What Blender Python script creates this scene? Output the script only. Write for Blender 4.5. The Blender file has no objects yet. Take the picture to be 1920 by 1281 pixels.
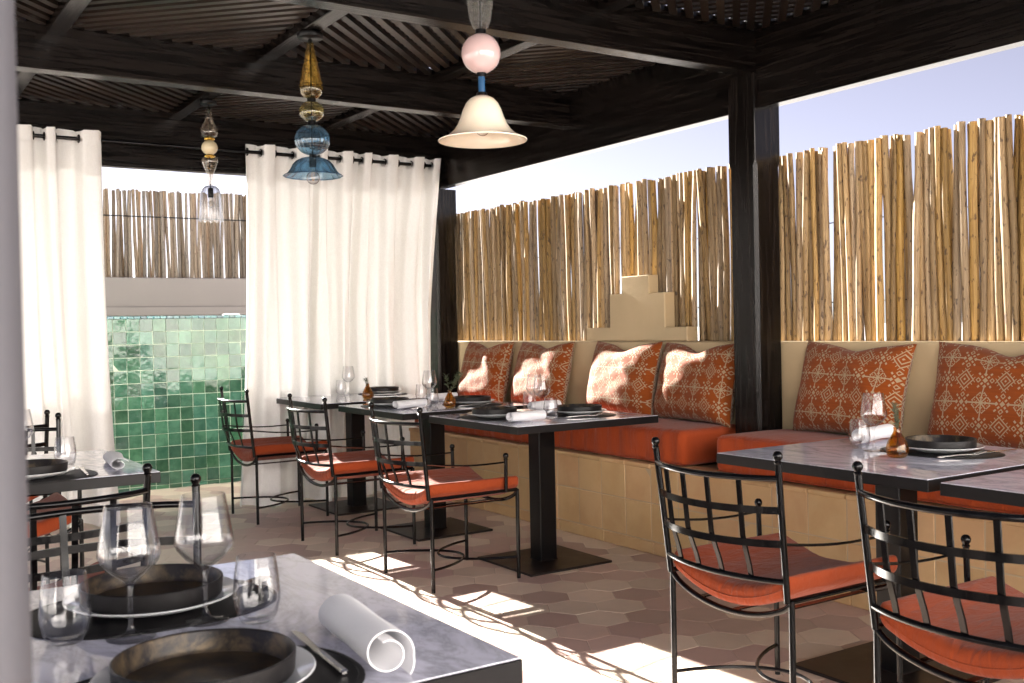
import bpy, math, random
import numpy as np
from mathutils import Vector, Matrix
random.seed(7)
rng = np.random.default_rng(11)
PI = math.pi
R = math.radians
C = bpy.context.scene.collection
sc = bpy.context.scene

# ------------------------------------------------------------------ camera, sky, sun, exposure
H = 1.21
YAW, PITCH, ROLL, F = R(33.109), R(-0.816), R(-1.165), 1946.7
def cam_axes():
    f = np.array([math.sin(YAW)*math.cos(PITCH), math.cos(YAW)*math.cos(PITCH), math.sin(PITCH)])
    r = np.array([math.cos(YAW), -math.sin(YAW), 0.0]); u = np.cross(r, f)
    c, s = math.cos(ROLL), math.sin(ROLL)
    return c*r+s*u, -s*r+c*u, f
AR, AU, AF = cam_axes()
def project(p):
    d = np.array(p)-np.array([0, 0, H]); z = d@AF
    return (960+F*(d@AR)/z, 640.5-F*(d@AU)/z, z)
cam = bpy.data.cameras.new('camera'); cam_o = bpy.data.objects.new('camera', cam); C.objects.link(cam_o)
cam_o.matrix_world = Matrix(((AR[0], AU[0], -AF[0], 0), (AR[1], AU[1], -AF[1], 0), (AR[2], AU[2], -AF[2], H), (0, 0, 0, 1)))
cam.sensor_width = 36; cam.lens = F/1920*36; cam.clip_start = 0.05; cam.clip_end = 600
cam.dof.use_dof = True; cam.dof.focus_distance = 4.3; cam.dof.aperture_fstop = 9.0
sc.camera = cam_o

SUN_TO = Vector((-0.037, 1.0, 0.43)).normalized()
SUN_EL = math.asin(SUN_TO.z)
w = bpy.data.worlds.new('World'); sc.world = w; w.use_nodes = True
wn = w.node_tree; wn.nodes.clear()
sky = wn.nodes.new('ShaderNodeTexSky'); sky.sky_type = 'NISHITA'; sky.sun_disc = False
sky.sun_elevation = SUN_EL; sky.sun_rotation = math.atan2(SUN_TO.x, SUN_TO.y)
sky.altitude = 900; sky.air_density = 0.7; sky.dust_density = 0.9; sky.ozone_density = 4.0
bg = wn.nodes.new('ShaderNodeBackground'); bg.inputs['Strength'].default_value = 0.07
wo = wn.nodes.new('ShaderNodeOutputWorld')
sky_grade = wn.nodes.new('ShaderNodeHueSaturation')          # dims and greys the sky colour and shifts its hue to violet
sky_grade.inputs['Hue'].default_value = .54; sky_grade.inputs['Saturation'].default_value = .40; sky_grade.inputs['Value'].default_value = .235
wn.links.new(sky.outputs[0], sky_grade.inputs['Color']); wn.links.new(sky_grade.outputs[0], bg.inputs[0]); wn.links.new(bg.outputs[0], wo.inputs[0])
sl = bpy.data.lights.new('sun', 'SUN'); sl.energy = 4.2; sl.angle = R(0.5); sl.color = (1.0, 0.95, 0.87)
so = bpy.data.objects.new('sun', sl); C.objects.link(so); so.location = (0, 20, 12)
so.rotation_euler = (-SUN_TO).to_track_quat('-Z', 'Y').to_euler()
sc.view_settings.view_transform = 'Standard'; sc.view_settings.look = 'None'
sc.view_settings.exposure = 3.38; sc.view_settings.gamma = 1.0
sc.cycles.use_denoising = True
sc.cycles.max_bounces = 14; sc.cycles.diffuse_bounces = 6; sc.cycles.glossy_bounces = 6
sc.cycles.transmission_bounces = 12; sc.cycles.transparent_max_bounces = 12
sc.cycles.sample_clamp_indirect = 6.0; sc.cycles.blur_glossy = 0.6
sc.cycles.caustics_refractive = False; sc.cycles.caustics_reflective = False

# ------------------------------------------------------------------ mesh helpers
class MB:
    def __init__(s): s.v = []; s.f = []; s.mi = []; s.uv = {}
    def add(s, vs, fs, mi=0):
        o = len(s.v); s.v.extend([tuple(map(float, p)) for p in vs])
        s.f.extend([tuple(i+o for i in q) for q in fs]); s.mi.extend([mi]*len(fs)); return o
    def box(s, x0, x1, y0, y1, z0, z1, c=0.0, mi=0):
        if c <= 0:
            v = [(x, y, z) for z in (z0, z1) for y in (y0, y1) for x in (x0, x1)]
            s.add(v, [(0, 2, 3, 1), (4, 5, 7, 6), (0, 1, 5, 4), (2, 6, 7, 3), (0, 4, 6, 2), (1, 3, 7, 5)], mi); return s
        v = []; idx = {}
        X, Y, Z = (x0, x1), (y0, y1), (z0, z1)
        for i in (0, 1):
            for j in (0, 1):
                for k in (0, 1):
                    sx, sy, sz = (1 if i == 0 else -1), (1 if j == 0 else -1), (1 if k == 0 else -1)
                    for a in range(3):
                        p = [X[i]+sx*c, Y[j]+sy*c, Z[k]+sz*c]; p[a] = (X[i], Y[j], Z[k])[a]
                        idx[(i, j, k, a)] = len(v); v.append(p)
        f = []
        for i in (0, 1):
            q = [idx[(i, j, k, 0)] for j, k in ((0, 0), (0, 1), (1, 1), (1, 0))]; f.append(q if i == 0 else q[::-1])
            q = [idx[(j, i, k, 1)] for j, k in ((0, 0), (1, 0), (1, 1), (0, 1))]; f.append(q if i == 0 else q[::-1])
            q = [idx[(j, k, i, 2)] for j, k in ((0, 0), (0, 1), (1, 1), (1, 0))]; f.append(q if i == 0 else q[::-1])
        for i in (0, 1):
            for j in (0, 1):
                f.append([idx[(i, j, 0, 0)], idx[(i, j, 1, 0)], idx[(i, j, 1, 1)], idx[(i, j, 0, 1)]])
                f.append([idx[(i, 0, j, 0)], idx[(i, 1, j, 0)], idx[(i, 1, j, 2)], idx[(i, 0, j, 2)]])
                f.append([idx[(0, i, j, 1)], idx[(1, i, j, 1)], idx[(1, i, j, 2)], idx[(0, i, j, 2)]])
                for k in (0, 1): f.append([idx[(i, j, k, 0)], idx[(i, j, k, 1)], idx[(i, j, k, 2)]])
        s.add(v, f, mi); s.fix = True; return s
    def tube(s, pts, r, n=8, cap=True, mi=0, squash=None, up=None):
        P = [np.array(p, float) for p in pts]; m = len(P)
        rr = [r]*m if np.isscalar(r) else list(r)
        T = []
        for i in range(m):
            a = P[min(i+1, m-1)]-P[max(i-1, 0)]; T.append(a/np.linalg.norm(a))
        u = np.array(up, float) if up is not None else (np.array([0, 0, 1.]) if abs(T[0][2]) < .9 else np.array([1., 0, 0]))
        V = []
        for i in range(m):
            u = u-T[i]*(u@T[i]); u /= np.linalg.norm(u); b = np.cross(T[i], u)
            for k in range(n):
                t = 2*PI*k/n
                du, db = (rr[i], rr[i]) if squash is None else squash
                V.append(P[i]+u*math.cos(t)*du+b*math.sin(t)*db)
        F_ = [(i*n+k, i*n+(k+1) % n, (i+1)*n+(k+1) % n, (i+1)*n+k) for i in range(m-1) for k in range(n)]
        if cap: F_ += [tuple(range(n))[::-1], tuple((m-1)*n+k for k in range(n))]
        s.add(V, F_, mi); return s
    def bar(s, pts, wd, ht, up, mi=0):                 # flat bar: wd along 'up', ht across
        P = [np.array(p, float) for p in pts]; m = len(P); V = []
        for i in range(m):
            t = P[min(i+1, m-1)]-P[max(i-1, 0)]; t /= np.linalg.norm(t)
            u = np.array(up, float); u -= t*(u@t); u /= np.linalg.norm(u); b = np.cross(t, u)
            for a, c in ((-1, -1), (1, -1), (1, 1), (-1, 1)): V.append(P[i]+u*a*wd/2+b*c*ht/2)
        F_ = [(i*4+k, i*4+(k+1) % 4, i*4+4+(k+1) % 4, i*4+4+k) for i in range(m-1) for k in range(4)]
        F_ += [(3, 2, 1, 0), tuple((m-1)*4+k for k in range(4))]
        s.add(V, F_, mi); return s
    def lathe(s, prof, n=32, c=(0, 0, 0), rib=None, mi=0, closed=False, cap=True):
        V = []; m = len(prof)
        for i, (r, z) in enumerate(prof):
            for k in range(n):
                t = 2*PI*k/n; q = r; zz = z
                if rib:
                    cnt, amp, tw = rib[:3]
                    q = r*(1+amp*math.cos(cnt*(t+tw*z)))
                V.append((c[0]+q*math.cos(t), c[1]+q*math.sin(t), c[2]+zz))
        F_ = [(i*n+k, i*n+(k+1) % n, (i+1)*n+(k+1) % n, (i+1)*n+k) for i in range(m-1) for k in range(n)]
        if closed: F_ += [((m-1)*n+k, (m-1)*n+(k+1) % n, (k+1) % n, k) for k in range(n)]
        elif cap:
            if prof[0][0] > 1e-6: F_.append(tuple(range(n))[::-1])
            if prof[-1][0] > 1e-6: F_.append(tuple((m-1)*n+k for k in range(n)))
        s.add(V, F_, mi); return s
    def rbox(s, a, b, c, r, n=(8, 8, 3), warp=None, mi=0):   # rounded box, half extents a,b,c, optional warp(p)->p
        def ax(h, m):
            rr = min(r, h*.98)
            e = [-h, -h+.12*rr, -h+.35*rr, -h+.7*rr, -h+rr]
            mid = list(np.linspace(-h+rr, h-rr, m+1))[1:-1] if h > rr*1.02 else []
            return e+mid+[-q for q in e[::-1]]
        A = [ax(a, n[0]), ax(b, n[1]), ax(c, n[2])]; hs = (a, b, c)
        vmap = {}
        def vid(p):
            k = tuple(round(q, 6) for q in p)
            if k not in vmap:
                inn = [max(-(h-min(r, h*.98)), min(h-min(r, h*.98), q)) for q, h in zip(p, hs)]
                d = np.array(p)-np.array(inn); L = np.linalg.norm(d)
                rr = min(r, min(hs)*.98)
                q = np.array(inn)+(d/L*rr if L > 1e-9 else 0)
                if warp is not None: q = warp(q)
                vmap[k] = len(s.v); s.v.append(tuple(float(t) for t in q))
            return vmap[k]
        for d in range(3):
            u, v = [(1, 2), (2, 0), (0, 1)][d]
            for sg in (-1, 1):
                for i in range(len(A[u])-1):
                    for j in range(len(A[v])-1):
                        q = []
                        for di, dj in ((0, 0), (1, 0), (1, 1), (0, 1)):
                            p = [0, 0, 0]; p[d] = sg*hs[d]; p[u] = A[u][i+di]; p[v] = A[v][j+dj]; q.append(vid(p))
                        s.f.append(tuple(q if sg > 0 else q[::-1])); s.mi.append(mi)
        return s
    def mesh(s, name, mats, off=(0, 0, 0), smooth=True, ang=40):
        me = bpy.data.meshes.new(name)
        v = [(p[0]-off[0], p[1]-off[1], p[2]-off[2]) for p in s.v]
        me.from_pydata(v, [], s.f)
        for m in (mats if isinstance(mats, (list, tuple)) else [mats]): me.materials.append(m)
        if any(s.mi): me.polygons.foreach_set('material_index', s.mi)
        if getattr(s, 'fix', False):
            import bmesh
            bm = bmesh.new(); bm.from_mesh(me); bmesh.ops.recalc_face_normals(bm, faces=bm.faces); bm.to_mesh(me); bm.free()
        if s.uv:
            ul = me.uv_layers.new(name='UVMap')
            co = [s.uv.get(l.vertex_index, (0, 0)) for l in me.loops]
            ul.data.foreach_set('uv', [q for c in co for q in c])
        if smooth:
            me.polygons.foreach_set('use_smooth', [True]*len(me.polygons)); me.set_sharp_from_angle(angle=R(ang))
        me.update(); return me
    def build(s, name, mats, parent=None, off=None, smooth=True, ang=40):
        if off is None: off = tuple(parent.location) if parent is not None and parent.get('_w') else (0, 0, 0)
        return link(name, s.mesh(name, mats, off, smooth, ang), parent)

def link(name, me, parent=None, loc=None, rot=None, scale=None):
    o = bpy.data.objects.new(name, me); C.objects.link(o)
    if parent is not None: o.parent = parent
    if loc is not None: o.location = loc
    if rot is not None: o.rotation_euler = rot
    if scale is not None: o.scale = scale
    return o
def tag(o, label, cat, group=None):
    o['label'] = label; o['category'] = cat
    if group: o['group'] = group
    return o
def thing(name, label, cat, loc=(0, 0, 0), rotz=0, group=None, world=False):
    o = bpy.data.objects.new(name, None); C.objects.link(o); o.location = loc; o.rotation_euler = (0, 0, rotz)
    o.empty_display_size = .1
    if world: o['_w'] = 1
    return tag(o, label, cat, group)
def copy_tree(o, parent=None):
    c = o.copy(); C.objects.link(c); c.parent = parent
    for ch in o.children: copy_tree(ch, c)
    return c
def place(proto, used, loc, rotz, label, group=None):
    if not used: o = proto; used.append(1)
    else: o = copy_tree(proto)
    o.location = loc; o.rotation_euler = (0, 0, rotz); o['label'] = label
    if group: o['group'] = group
    return o
def arc(fn, n): return [fn(i/(n-1)) for i in range(n)]

# ------------------------------------------------------------------ materials
def lk(nt, a, b): nt.links.new(a, b)
def newmat(name):
    m = bpy.data.materials.new(name); m.use_nodes = True; nt = m.node_tree
    return m, nt, nt.nodes['Principled BSDF']
def coords(nt, scale=(1, 1, 1), kind='Object', jitter=False):
    tc = nt.nodes.new('ShaderNodeTexCoord'); mp = nt.nodes.new('ShaderNodeMapping'); mp.inputs['Scale'].default_value = scale
    lk(nt, tc.outputs[kind], mp.inputs['Vector'])
    if jitter:
        oi = nt.nodes.new('ShaderNodeObjectInfo'); mu = nt.nodes.new('ShaderNodeMath'); mu.operation = 'MULTIPLY'; mu.inputs[1].default_value = 37.0
        lk(nt, oi.outputs['Random'], mu.inputs[0]); lk(nt, mu.outputs[0], mp.inputs['Location'])
    return mp.outputs['Vector']
def noise(nt, vec, scale, detail=4, rough=.55, dist=0):
    n = nt.nodes.new('ShaderNodeTexNoise'); n.inputs['Scale'].default_value = scale; n.inputs['Detail'].default_value = detail
    n.inputs['Roughness'].default_value = rough; n.inputs['Distortion'].default_value = dist
    lk(nt, vec, n.inputs['Vector']); return n.outputs['Fac']
def math_(nt, op, a, b=None, c=None, clamp=False):
    n = nt.nodes.new('ShaderNodeMath'); n.operation = op; n.use_clamp = clamp
    for i, q in enumerate((a, b, c)):
        if q is None: continue
        if isinstance(q, (int, float)): n.inputs[i].default_value = q
        else: lk(nt, q, n.inputs[i])
    return n.outputs[0]
def ramp(nt, fac, stops):
    n = nt.nodes.new('ShaderNodeValToRGB'); e = n.color_ramp.elements
    while len(e) < len(stops): e.new(.5)
    for q, (p, c) in zip(e, stops):
        q.position = p; q.color = (c, c, c, 1) if np.isscalar(c) else (*c, 1)
    lk(nt, fac, n.inputs[0]); return n.outputs[0]
def mixc(nt, fac, a, b, mode='MIX'):
    n = nt.nodes.new('ShaderNodeMix'); n.data_type = 'RGBA'; n.blend_type = mode
    for i, q in ((0, fac), (6, a), (7, b)):
        if isinstance(q, (int, float)): n.inputs[i].default_value = q
        elif isinstance(q, tuple): n.inputs[i].default_value = (*q, 1)
        else: lk(nt, q, n.inputs[i])
    return n.outputs[2]
def bump(nt, h, strength, dist=.01):
    b = nt.nodes.new('ShaderNodeBump'); b.inputs['Strength'].default_value = strength; b.inputs['Distance'].default_value = dist
    lk(nt, h, b.inputs['Height']); return b.outputs['Normal']
def surf(name, col, rough=.6, var=.25, vscale=6, rand=0.0, hue=0.0, bstr=0.0, bscale=60, stretch=(1, 1, 1), spec=.5, metal=0.0,
         coat=0.0, rvar=0.0, detail=5, bdist=.004, jitter=True, col2=None, c2scale=4, c2range=(.45, .6)):
    m, nt, b = newmat(name)
    v = coords(nt, stretch, jitter=jitter)
    n = noise(nt, v, vscale, detail)
    val = math_(nt, 'MULTIPLY_ADD', n, 2*var, 1-var)
    hs = nt.nodes.new('ShaderNodeHueSaturation')
    base = (*col, 1)
    if col2 is not None:
        f = ramp(nt, noise(nt, v, c2scale, 6, .6, .3), [(c2range[0], 0.0), (c2range[1], 1.0)])
        lk(nt, mixc(nt, f, col, col2), hs.inputs['Color'])
    else: hs.inputs['Color'].default_value = base
    if rand or hue:
        oi = nt.nodes.new('ShaderNodeObjectInfo')
        if rand: val = math_(nt, 'MULTIPLY', val, math_(nt, 'MULTIPLY_ADD', oi.outputs['Random'], 2*rand, 1-rand))
        if hue:
            h = math_(nt, 'FRACT', math_(nt, 'MULTIPLY', oi.outputs['Random'], 17.3))
            lk(nt, math_(nt, 'MULTIPLY_ADD', h, 2*hue, .5-hue), hs.inputs['Hue'])
    lk(nt, val, hs.inputs['Value']); lk(nt, hs.outputs[0], b.inputs['Base Color'])
    b.inputs['Roughness'].default_value = rough; b.inputs['Metallic'].default_value = metal
    b.inputs['Specular IOR Level'].default_value = spec; b.inputs['Coat Weight'].default_value = coat
    if rvar: lk(nt, math_(nt, 'MULTIPLY_ADD', n, 2*rvar, rough-rvar), b.inputs['Roughness'])
    if bstr:
        lk(nt, bump(nt, noise(nt, v, bscale, 5, .6), bstr, bdist), b.inputs['Normal'])
    return m
def glass(name, col=(1, 1, 1), rough=0.0, ior=1.5, bub=0.0, body=0.0, pw=3.2):
    # thin blown glass: tinted see-through wall with fresnel reflection, tint deepens where the wall is seen edge on
    m = bpy.data.materials.new(name); m.use_nodes = True; nt = m.node_tree; nt.nodes.clear()
    tr = nt.nodes.new('ShaderNodeBsdfTransparent'); gl = nt.nodes.new('ShaderNodeBsdfGlossy'); mx = nt.nodes.new('ShaderNodeMixShader')
    lw = nt.nodes.new('ShaderNodeLayerWeight'); lw.inputs['Blend'].default_value = .5; fc = lw.outputs['Facing']
    gl.inputs['Roughness'].default_value = max(.012, rough)
    f = ramp(nt, fc, [(.45, 0.0), (1.0, 1.0)])
    edge = tuple(q**2.2*.84 for q in col)
    c = mixc(nt, f, col, edge); fac = math_(nt, 'MULTIPLY_ADD', math_(nt, 'POWER', fc, pw), .75, .055)
    v = coords(nt)
    if bub:
        n = noise(nt, v, 230, 3); bmp = bump(nt, n, bub, .004); lk(nt, bmp, gl.inputs['Normal'])
        sp = ramp(nt, n, [(.50, 0.0), (.62, 1.0)]); c = mixc(nt, math_(nt, 'MULTIPLY', sp, .55), c, (.42, .40, .36))
    else:
        bmp = bump(nt, noise(nt, v, 18, 2), .05, .004); lk(nt, bmp, gl.inputs['Normal'])
    lk(nt, c, tr.inputs[0]); lk(nt, fac, mx.inputs[0]); lk(nt, tr.outputs[0], mx.inputs[1]); lk(nt, gl.outputs[0], mx.inputs[2])
    last = mx.outputs[0]
    if body:
        d = nt.nodes.new('ShaderNodeBsdfTranslucent'); d.inputs[0].default_value = (*col, 1); m2 = nt.nodes.new('ShaderNodeMixShader'); m2.inputs[0].default_value = body
        lk(nt, last, m2.inputs[1]); lk(nt, d.outputs[0], m2.inputs[2]); last = m2.outputs[0]
    o = nt.nodes.new('ShaderNodeOutputMaterial'); lk(nt, last, o.inputs[0]); return m
def woodmat(name, axis, col=(.0024, .0019, .0018), col2=(.0125, .0094, .0080), rough=.22):
    st = {'x': (1.2, 26, 26), 'y': (26, 1.2, 26), 'z': (26, 26, 1.2)}[axis]
    m, nt, b = newmat(name); v = coords(nt, st, jitter=True)
    n = noise(nt, v, 1.6, 7, .65, .8)
    lk(nt, mixc(nt, ramp(nt, n, [(.38, 0.0), (.62, 1.0)]), col, col2), b.inputs['Base Color'])
    lk(nt, math_(nt, 'MULTIPLY_ADD', n, .26, rough-.14), b.inputs['Roughness']); b.inputs['Specular IOR Level'].default_value = .2
    lk(nt, bump(nt, n, .30, .003), b.inputs['Normal']); return m

M = {}
M['wood_x'] = woodmat('dark_stained_wood_x', 'x'); M['wood_y'] = woodmat('dark_stained_wood_y', 'y'); M['wood_z'] = woodmat('dark_stained_wood_z', 'z')
M['slat'] = surf('slat_wood', (.024, .0165, .012), .33, .35, 9, rand=.45, bstr=.25, bscale=40)
M['slat_up'] = surf('upper_slat_wood', (.018, .012, .009), .6, .3, 9)  # upper slats get less light; that shade is put into their colour
M['plaster'] = surf('beige_plaster', (.53, .405, .24), .85, .17, 2.6, bstr=.5, bscale=22, bdist=.004, jitter=False)
M['grey_plaster'] = surf('grey_plaster', (.36, .315, .29), .85, .06, 2, bstr=.15, bscale=60, jitter=False)
M['bounce_plaster'] = surf('bounce_wall_plaster', (.74, .72, .72), .9, .06, 1.2, bstr=.1, bscale=30, jitter=False)  # pale finish of the unseen wall added to bounce sunlight
M['ground'] = surf('terrace_stone', (.64, .62, .61), .8, .12, 1.5, jitter=False)
M['grout'] = surf('grout', (.50, .42, .35), .9, .12, 20, jitter=False)
M['tile_grout'] = surf('pale_green_grout', (.40, .46, .37), .85, .15, 25, jitter=False)
M['hex_cream'] = surf('cream_cement_tile', (.70, .585, .48), .44, .13, 9, rand=.13, bstr=.05, bscale=40, rvar=.06)
M['hex_mauve'] = surf('mauve_cement_tile', (.53, .385, .335), .44, .16, 9, rand=.17, hue=.012, bstr=.05, bscale=40, rvar=.06)
M['bench_tile'] = surf('ochre_clay_tile', (.56, .37, .185), .50, .12, 7, rand=.05, hue=.006, bstr=.08, bscale=35, rvar=.05, col2=(.53, .335, .16), c2scale=5)
M['bench_grout'] = surf('bench_grout', (.48, .37, .24), .9, .1, 15, jitter=False)
def reedmat(name, col, col2, dark):
    m, nt, b = newmat(name)
    v = coords(nt, (5, 5, 4.5), jitter=True); v2 = coords(nt, (2.4, 2.4, 24), jitter=True)
    n = noise(nt, v, 1.0, 7, .68, .6)
    c = mixc(nt, ramp(nt, n, [(.36, 0.0), (.64, 1.0)]), col, col2)
    k = ramp(nt, noise(nt, v2, 1.0, 3, .5), [(.60, 0.0), (.67, 1.0)])
    c = mixc(nt, math_(nt, 'MULTIPLY', k, .8), c, dark)
    oi = nt.nodes.new('ShaderNodeObjectInfo'); hs = nt.nodes.new('ShaderNodeHueSaturation')
    lk(nt, c, hs.inputs['Color']); lk(nt, math_(nt, 'MULTIPLY_ADD', oi.outputs['Random'], .75, .58), hs.inputs['Value'])
    h = math_(nt, 'FRACT', math_(nt, 'MULTIPLY', oi.outputs['Random'], 13.7))
    lk(nt, math_(nt, 'MULTIPLY_ADD', h, .45, .72), hs.inputs['Saturation'])
    lk(nt, hs.outputs[0], b.inputs['Base Color']); b.inputs['Roughness'].default_value = .62
    lk(nt, bump(nt, n, .5, .004), b.inputs['Normal']); return m
M['reed'] = reedmat('peeled_branch', (.25, .145, .052), (.48, .315, .135), (.055, .025, .011))
M['far_reed'] = reedmat('grey_brown_branch', (.20, .145, .10), (.31, .235, .165), (.10, .06, .04))  # greyer and darker than the bench fence sticks
def zellige(name, c1, c2):
    m, nt, b = newmat(name); v = coords(nt, jitter=True)
    n = noise(nt, v, 14, 5, .6, .4)
    hs = nt.nodes.new('ShaderNodeHueSaturation'); lk(nt, mixc(nt, ramp(nt, n, [(.35, 0.0), (.65, 1.0)]), c1, c2), hs.inputs['Color'])
    oi = nt.nodes.new('ShaderNodeObjectInfo'); rd = oi.outputs['Random']
    lk(nt, math_(nt, 'MULTIPLY_ADD', rd, .75, .62), hs.inputs['Value'])
    h = math_(nt, 'FRACT', math_(nt, 'MULTIPLY', rd, 23.1)); lk(nt, math_(nt, 'MULTIPLY_ADD', h, .05, .472), hs.inputs['Hue'])
    lk(nt, hs.outputs[0], b.inputs['Base Color']); b.inputs['Roughness'].default_value = .07
    hgt = math_(nt, 'MULTIPLY_ADD', noise(nt, v, 9, 2, .5), 1.0, math_(nt, 'MULTIPLY', noise(nt, v, 45, 3, .55, .6), .16))
    lk(nt, bump(nt, hgt, .42, .014), b.inputs['Normal']); b.inputs['Coat Weight'].default_value = .2; b.inputs['Coat Roughness'].default_value = .03; b.inputs['Specular IOR Level'].default_value = .5
    lk(nt, b.inputs['Normal'].links[0].from_socket, b.inputs['Coat Normal'])
    return m
M['green'] = zellige('green_glazed_tile', (.019, .070, .043), (.046, .118, .077))
M['trim'] = zellige('teal_glazed_trim', (.03, .10, .12), (.05, .14, .15))
def fabric(name, col, weave=700, bs=.12, var=.08, wr=0.0, wst=(1, 1, 1), rough=.85, rand=0.0):
    m, nt, b = newmat(name); v = coords(nt)
    n = noise(nt, v, 5, 5); vw = coords(nt, wst)
    hs = nt.nodes.new('ShaderNodeHueSaturation'); hs.inputs['Color'].default_value = (*col, 1)
    fine = noise(nt, v, weave, 2)
    lk(nt, math_(nt, 'ADD', math_(nt, 'MULTIPLY_ADD', n, 2*var, 1-var-.06), math_(nt, 'MULTIPLY', fine, .12)), hs.inputs['Value'])
    lk(nt, hs.outputs[0], b.inputs['Base Color']); b.inputs['Roughness'].default_value = rough; b.inputs['Specular IOR Level'].default_value = .2
    b.inputs['Sheen Weight'].default_value = .12; b.inputs['Sheen Roughness'].default_value = .5
    hgt = math_(nt, 'MULTIPLY_ADD', noise(nt, vw, 6, 4, .55, .6), 1.0, math_(nt, 'MULTIPLY', fine, .06))
    lk(nt, bump(nt, hgt, bs if not wr else wr, .02), b.inputs['Normal']); return m
M['orange'] = fabric('burnt_orange_canvas', (.34, .053, .011), wr=.5, wst=(1.5, 4, 1.0))
M['seat_orange'] = fabric('orange_canvas_seat', (.255, .041, .009), wr=.5, wst=(2, 7, 2))
M['napkin'] = fabric('white_linen', (.78, .78, .80), bs=.12)
def curtainmat():
    m = bpy.data.materials.new('white_linen_curtain'); m.use_nodes = True; nt = m.node_tree; nt.nodes.clear()
    v = coords(nt, (420, 420, 420)); v2 = coords(nt, (60, 60, 900)); v3 = coords(nt, (700, 300, 30))
    n = math_(nt, 'ADD', noise(nt, v2, 1, 3), noise(nt, v3, 1, 3))
    col = ramp(nt, n, [(.35, (.74, .70, .64)), (.65, (.86, .83, .78))])
    # noise sum is around 1, so fold it back to 0..1
    nn = nt.nodes.new('ShaderNodeMath')
    d = nt.nodes.new('ShaderNodeBsdfDiffuse'); t = nt.nodes.new('ShaderNodeBsdfTranslucent'); mx = nt.nodes.new('ShaderNodeMixShader')
    half = math_(nt, 'MULTIPLY', n, .5)
    nt.nodes.remove(nn)
    col = ramp(nt, half, [(.38, (.77, .76, .735)), (.62, (.88, .87, .85))])
    lk(nt, col, d.inputs[0]); lk(nt, mixc(nt, 1.0, col, (1.0, .995, .985), 'MULTIPLY'), t.inputs[0])
    nb = bump(nt, half, .12, .002); lk(nt, nb, d.inputs['Normal']); lk(nt, nb, t.inputs['Normal'])
    mx.inputs[0].default_value = .0205
    lk(nt, d.outputs[0], mx.inputs[1]); lk(nt, t.outputs[0], mx.inputs[2])
    o = nt.nodes.new('ShaderNodeOutputMaterial'); lk(nt, mx.outputs[0], o.inputs[0]); return m
M['curtain'] = curtainmat()
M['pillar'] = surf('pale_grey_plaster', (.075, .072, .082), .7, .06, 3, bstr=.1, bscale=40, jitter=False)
M['iron'] = surf('black_painted_iron', (.0022, .0021, .0024), .17, .2, 40, spec=.26, bstr=.03, bscale=160, bdist=.0006, rvar=.05, jitter=False)
M['table_black'] = surf('black_powder_coat', (.0032, .003, .0034), .30, .2, 30, spec=.22, bstr=.03, bscale=300, rvar=.05)
M['base_black'] = surf('bronze_black_plate', (.012, .0085, .0075), .40, .25, 14, spec=.3, rvar=.08)
M['edge_black'] = surf('dark_table_edge', (.0075, .0068, .007), .36, .25, 30, spec=.22, stretch=(1, 1, 6), bstr=.06, bscale=70)
M['steel'] = surf('brushed_steel', (.55, .54, .53), .22, .05, 30, metal=1.0)
M['white_china'] = surf('white_stoneware', (.72, .73, .74), .16, .04, 8, coat=.4)
M['leather'] = surf('dark_leather', (.010, .0095, .010), .5, .2, 20, spec=.25, bstr=.2, bscale=300, bdist=.001)
M['gold'] = surf('gold_glass_bead', (.80, .52, .10), .2, .05, 10, metal=.8)
M['brass'] = surf('aged_brass', (.55, .42, .2), .3, .1, 10, metal=1.0)
def darkplate():
    m, nt, b = newmat('bronze_glazed_plate'); v = coords(nt, jitter=True)
    n = noise(nt, v, 22, 8, .7, .4)
    g = nt.nodes.new('ShaderNodeNewGeometry'); sx = nt.nodes.new('ShaderNodeSeparateXYZ'); lk(nt, v, sx.inputs[0])
    f = ramp(nt, n, [(.46, 0.0), (.68, 1.0)])
    lk(nt, mixc(nt, f, (.016, .014, .014), (.13, .092, .05)), b.inputs['Base Color'])
    lk(nt, ramp(nt, n, [(.4, .30), (.7, .42)]), b.inputs['Roughness']); b.inputs['Metallic'].default_value = .35
    lk(nt, bump(nt, noise(nt, v, 180, 4), .12, .002), b.inputs['Normal']); return m
M['dark_in'] = darkplate()
M['dark_out'] = surf('matt_black_stoneware', (.009, .008, .008), .42, .25, 25, spec=.3, bstr=.08, bscale=200)
def marble():
    m, nt, b = newmat('grey_marble'); v = coords(nt, (1, 1, 1), jitter=True)
    wv = nt.nodes.new('ShaderNodeMapping'); wv.inputs['Scale'].default_value = (2.6, 1.1, 1); wv.inputs['Rotation'].default_value = (0, 0, .6); lk(nt, v, wv.inputs[0])
    n = noise(nt, wv.outputs[0], 2.2, 9, .62, 1.6)
    vein = math_(nt, 'ABSOLUTE', math_(nt, 'SUBTRACT', n, .5))
    f = ramp(nt, vein, [(0.0, 1.0), (.02, .55), (.075, 0.0)])
    n2 = noise(nt, wv.outputs[0], 6.5, 8, .65, 1.0)
    f2 = ramp(nt, math_(nt, 'ABSOLUTE', math_(nt, 'SUBTRACT', n2, .52)), [(0.0, .6), (.035, 0.0)])
    base = mixc(nt, noise(nt, v, 3.5, 5), (.62, .62, .74), (.74, .74, .84))
    c = mixc(nt, math_(nt, 'MULTIPLY', f, .48), base, (.20, .20, .23))
    c = mixc(nt, math_(nt, 'MULTIPLY', f2, .5), c, (.27, .27, .30))
    lk(nt, c, b.inputs['Base Color']); b.inputs['Roughness'].default_value = .035; b.inputs['Specular IOR Level'].default_value = .6
    return m
M['marble'] = marble()
M['glass'] = glass('clear_glass', (.985, .985, .99))
M['amber'] = glass('amber_glass', (.955, .85, .58), body=.04, pw=2.0); M['vase_amber'] = glass('brown_amber_glass', (.86, .64, .28), body=.05)
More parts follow.
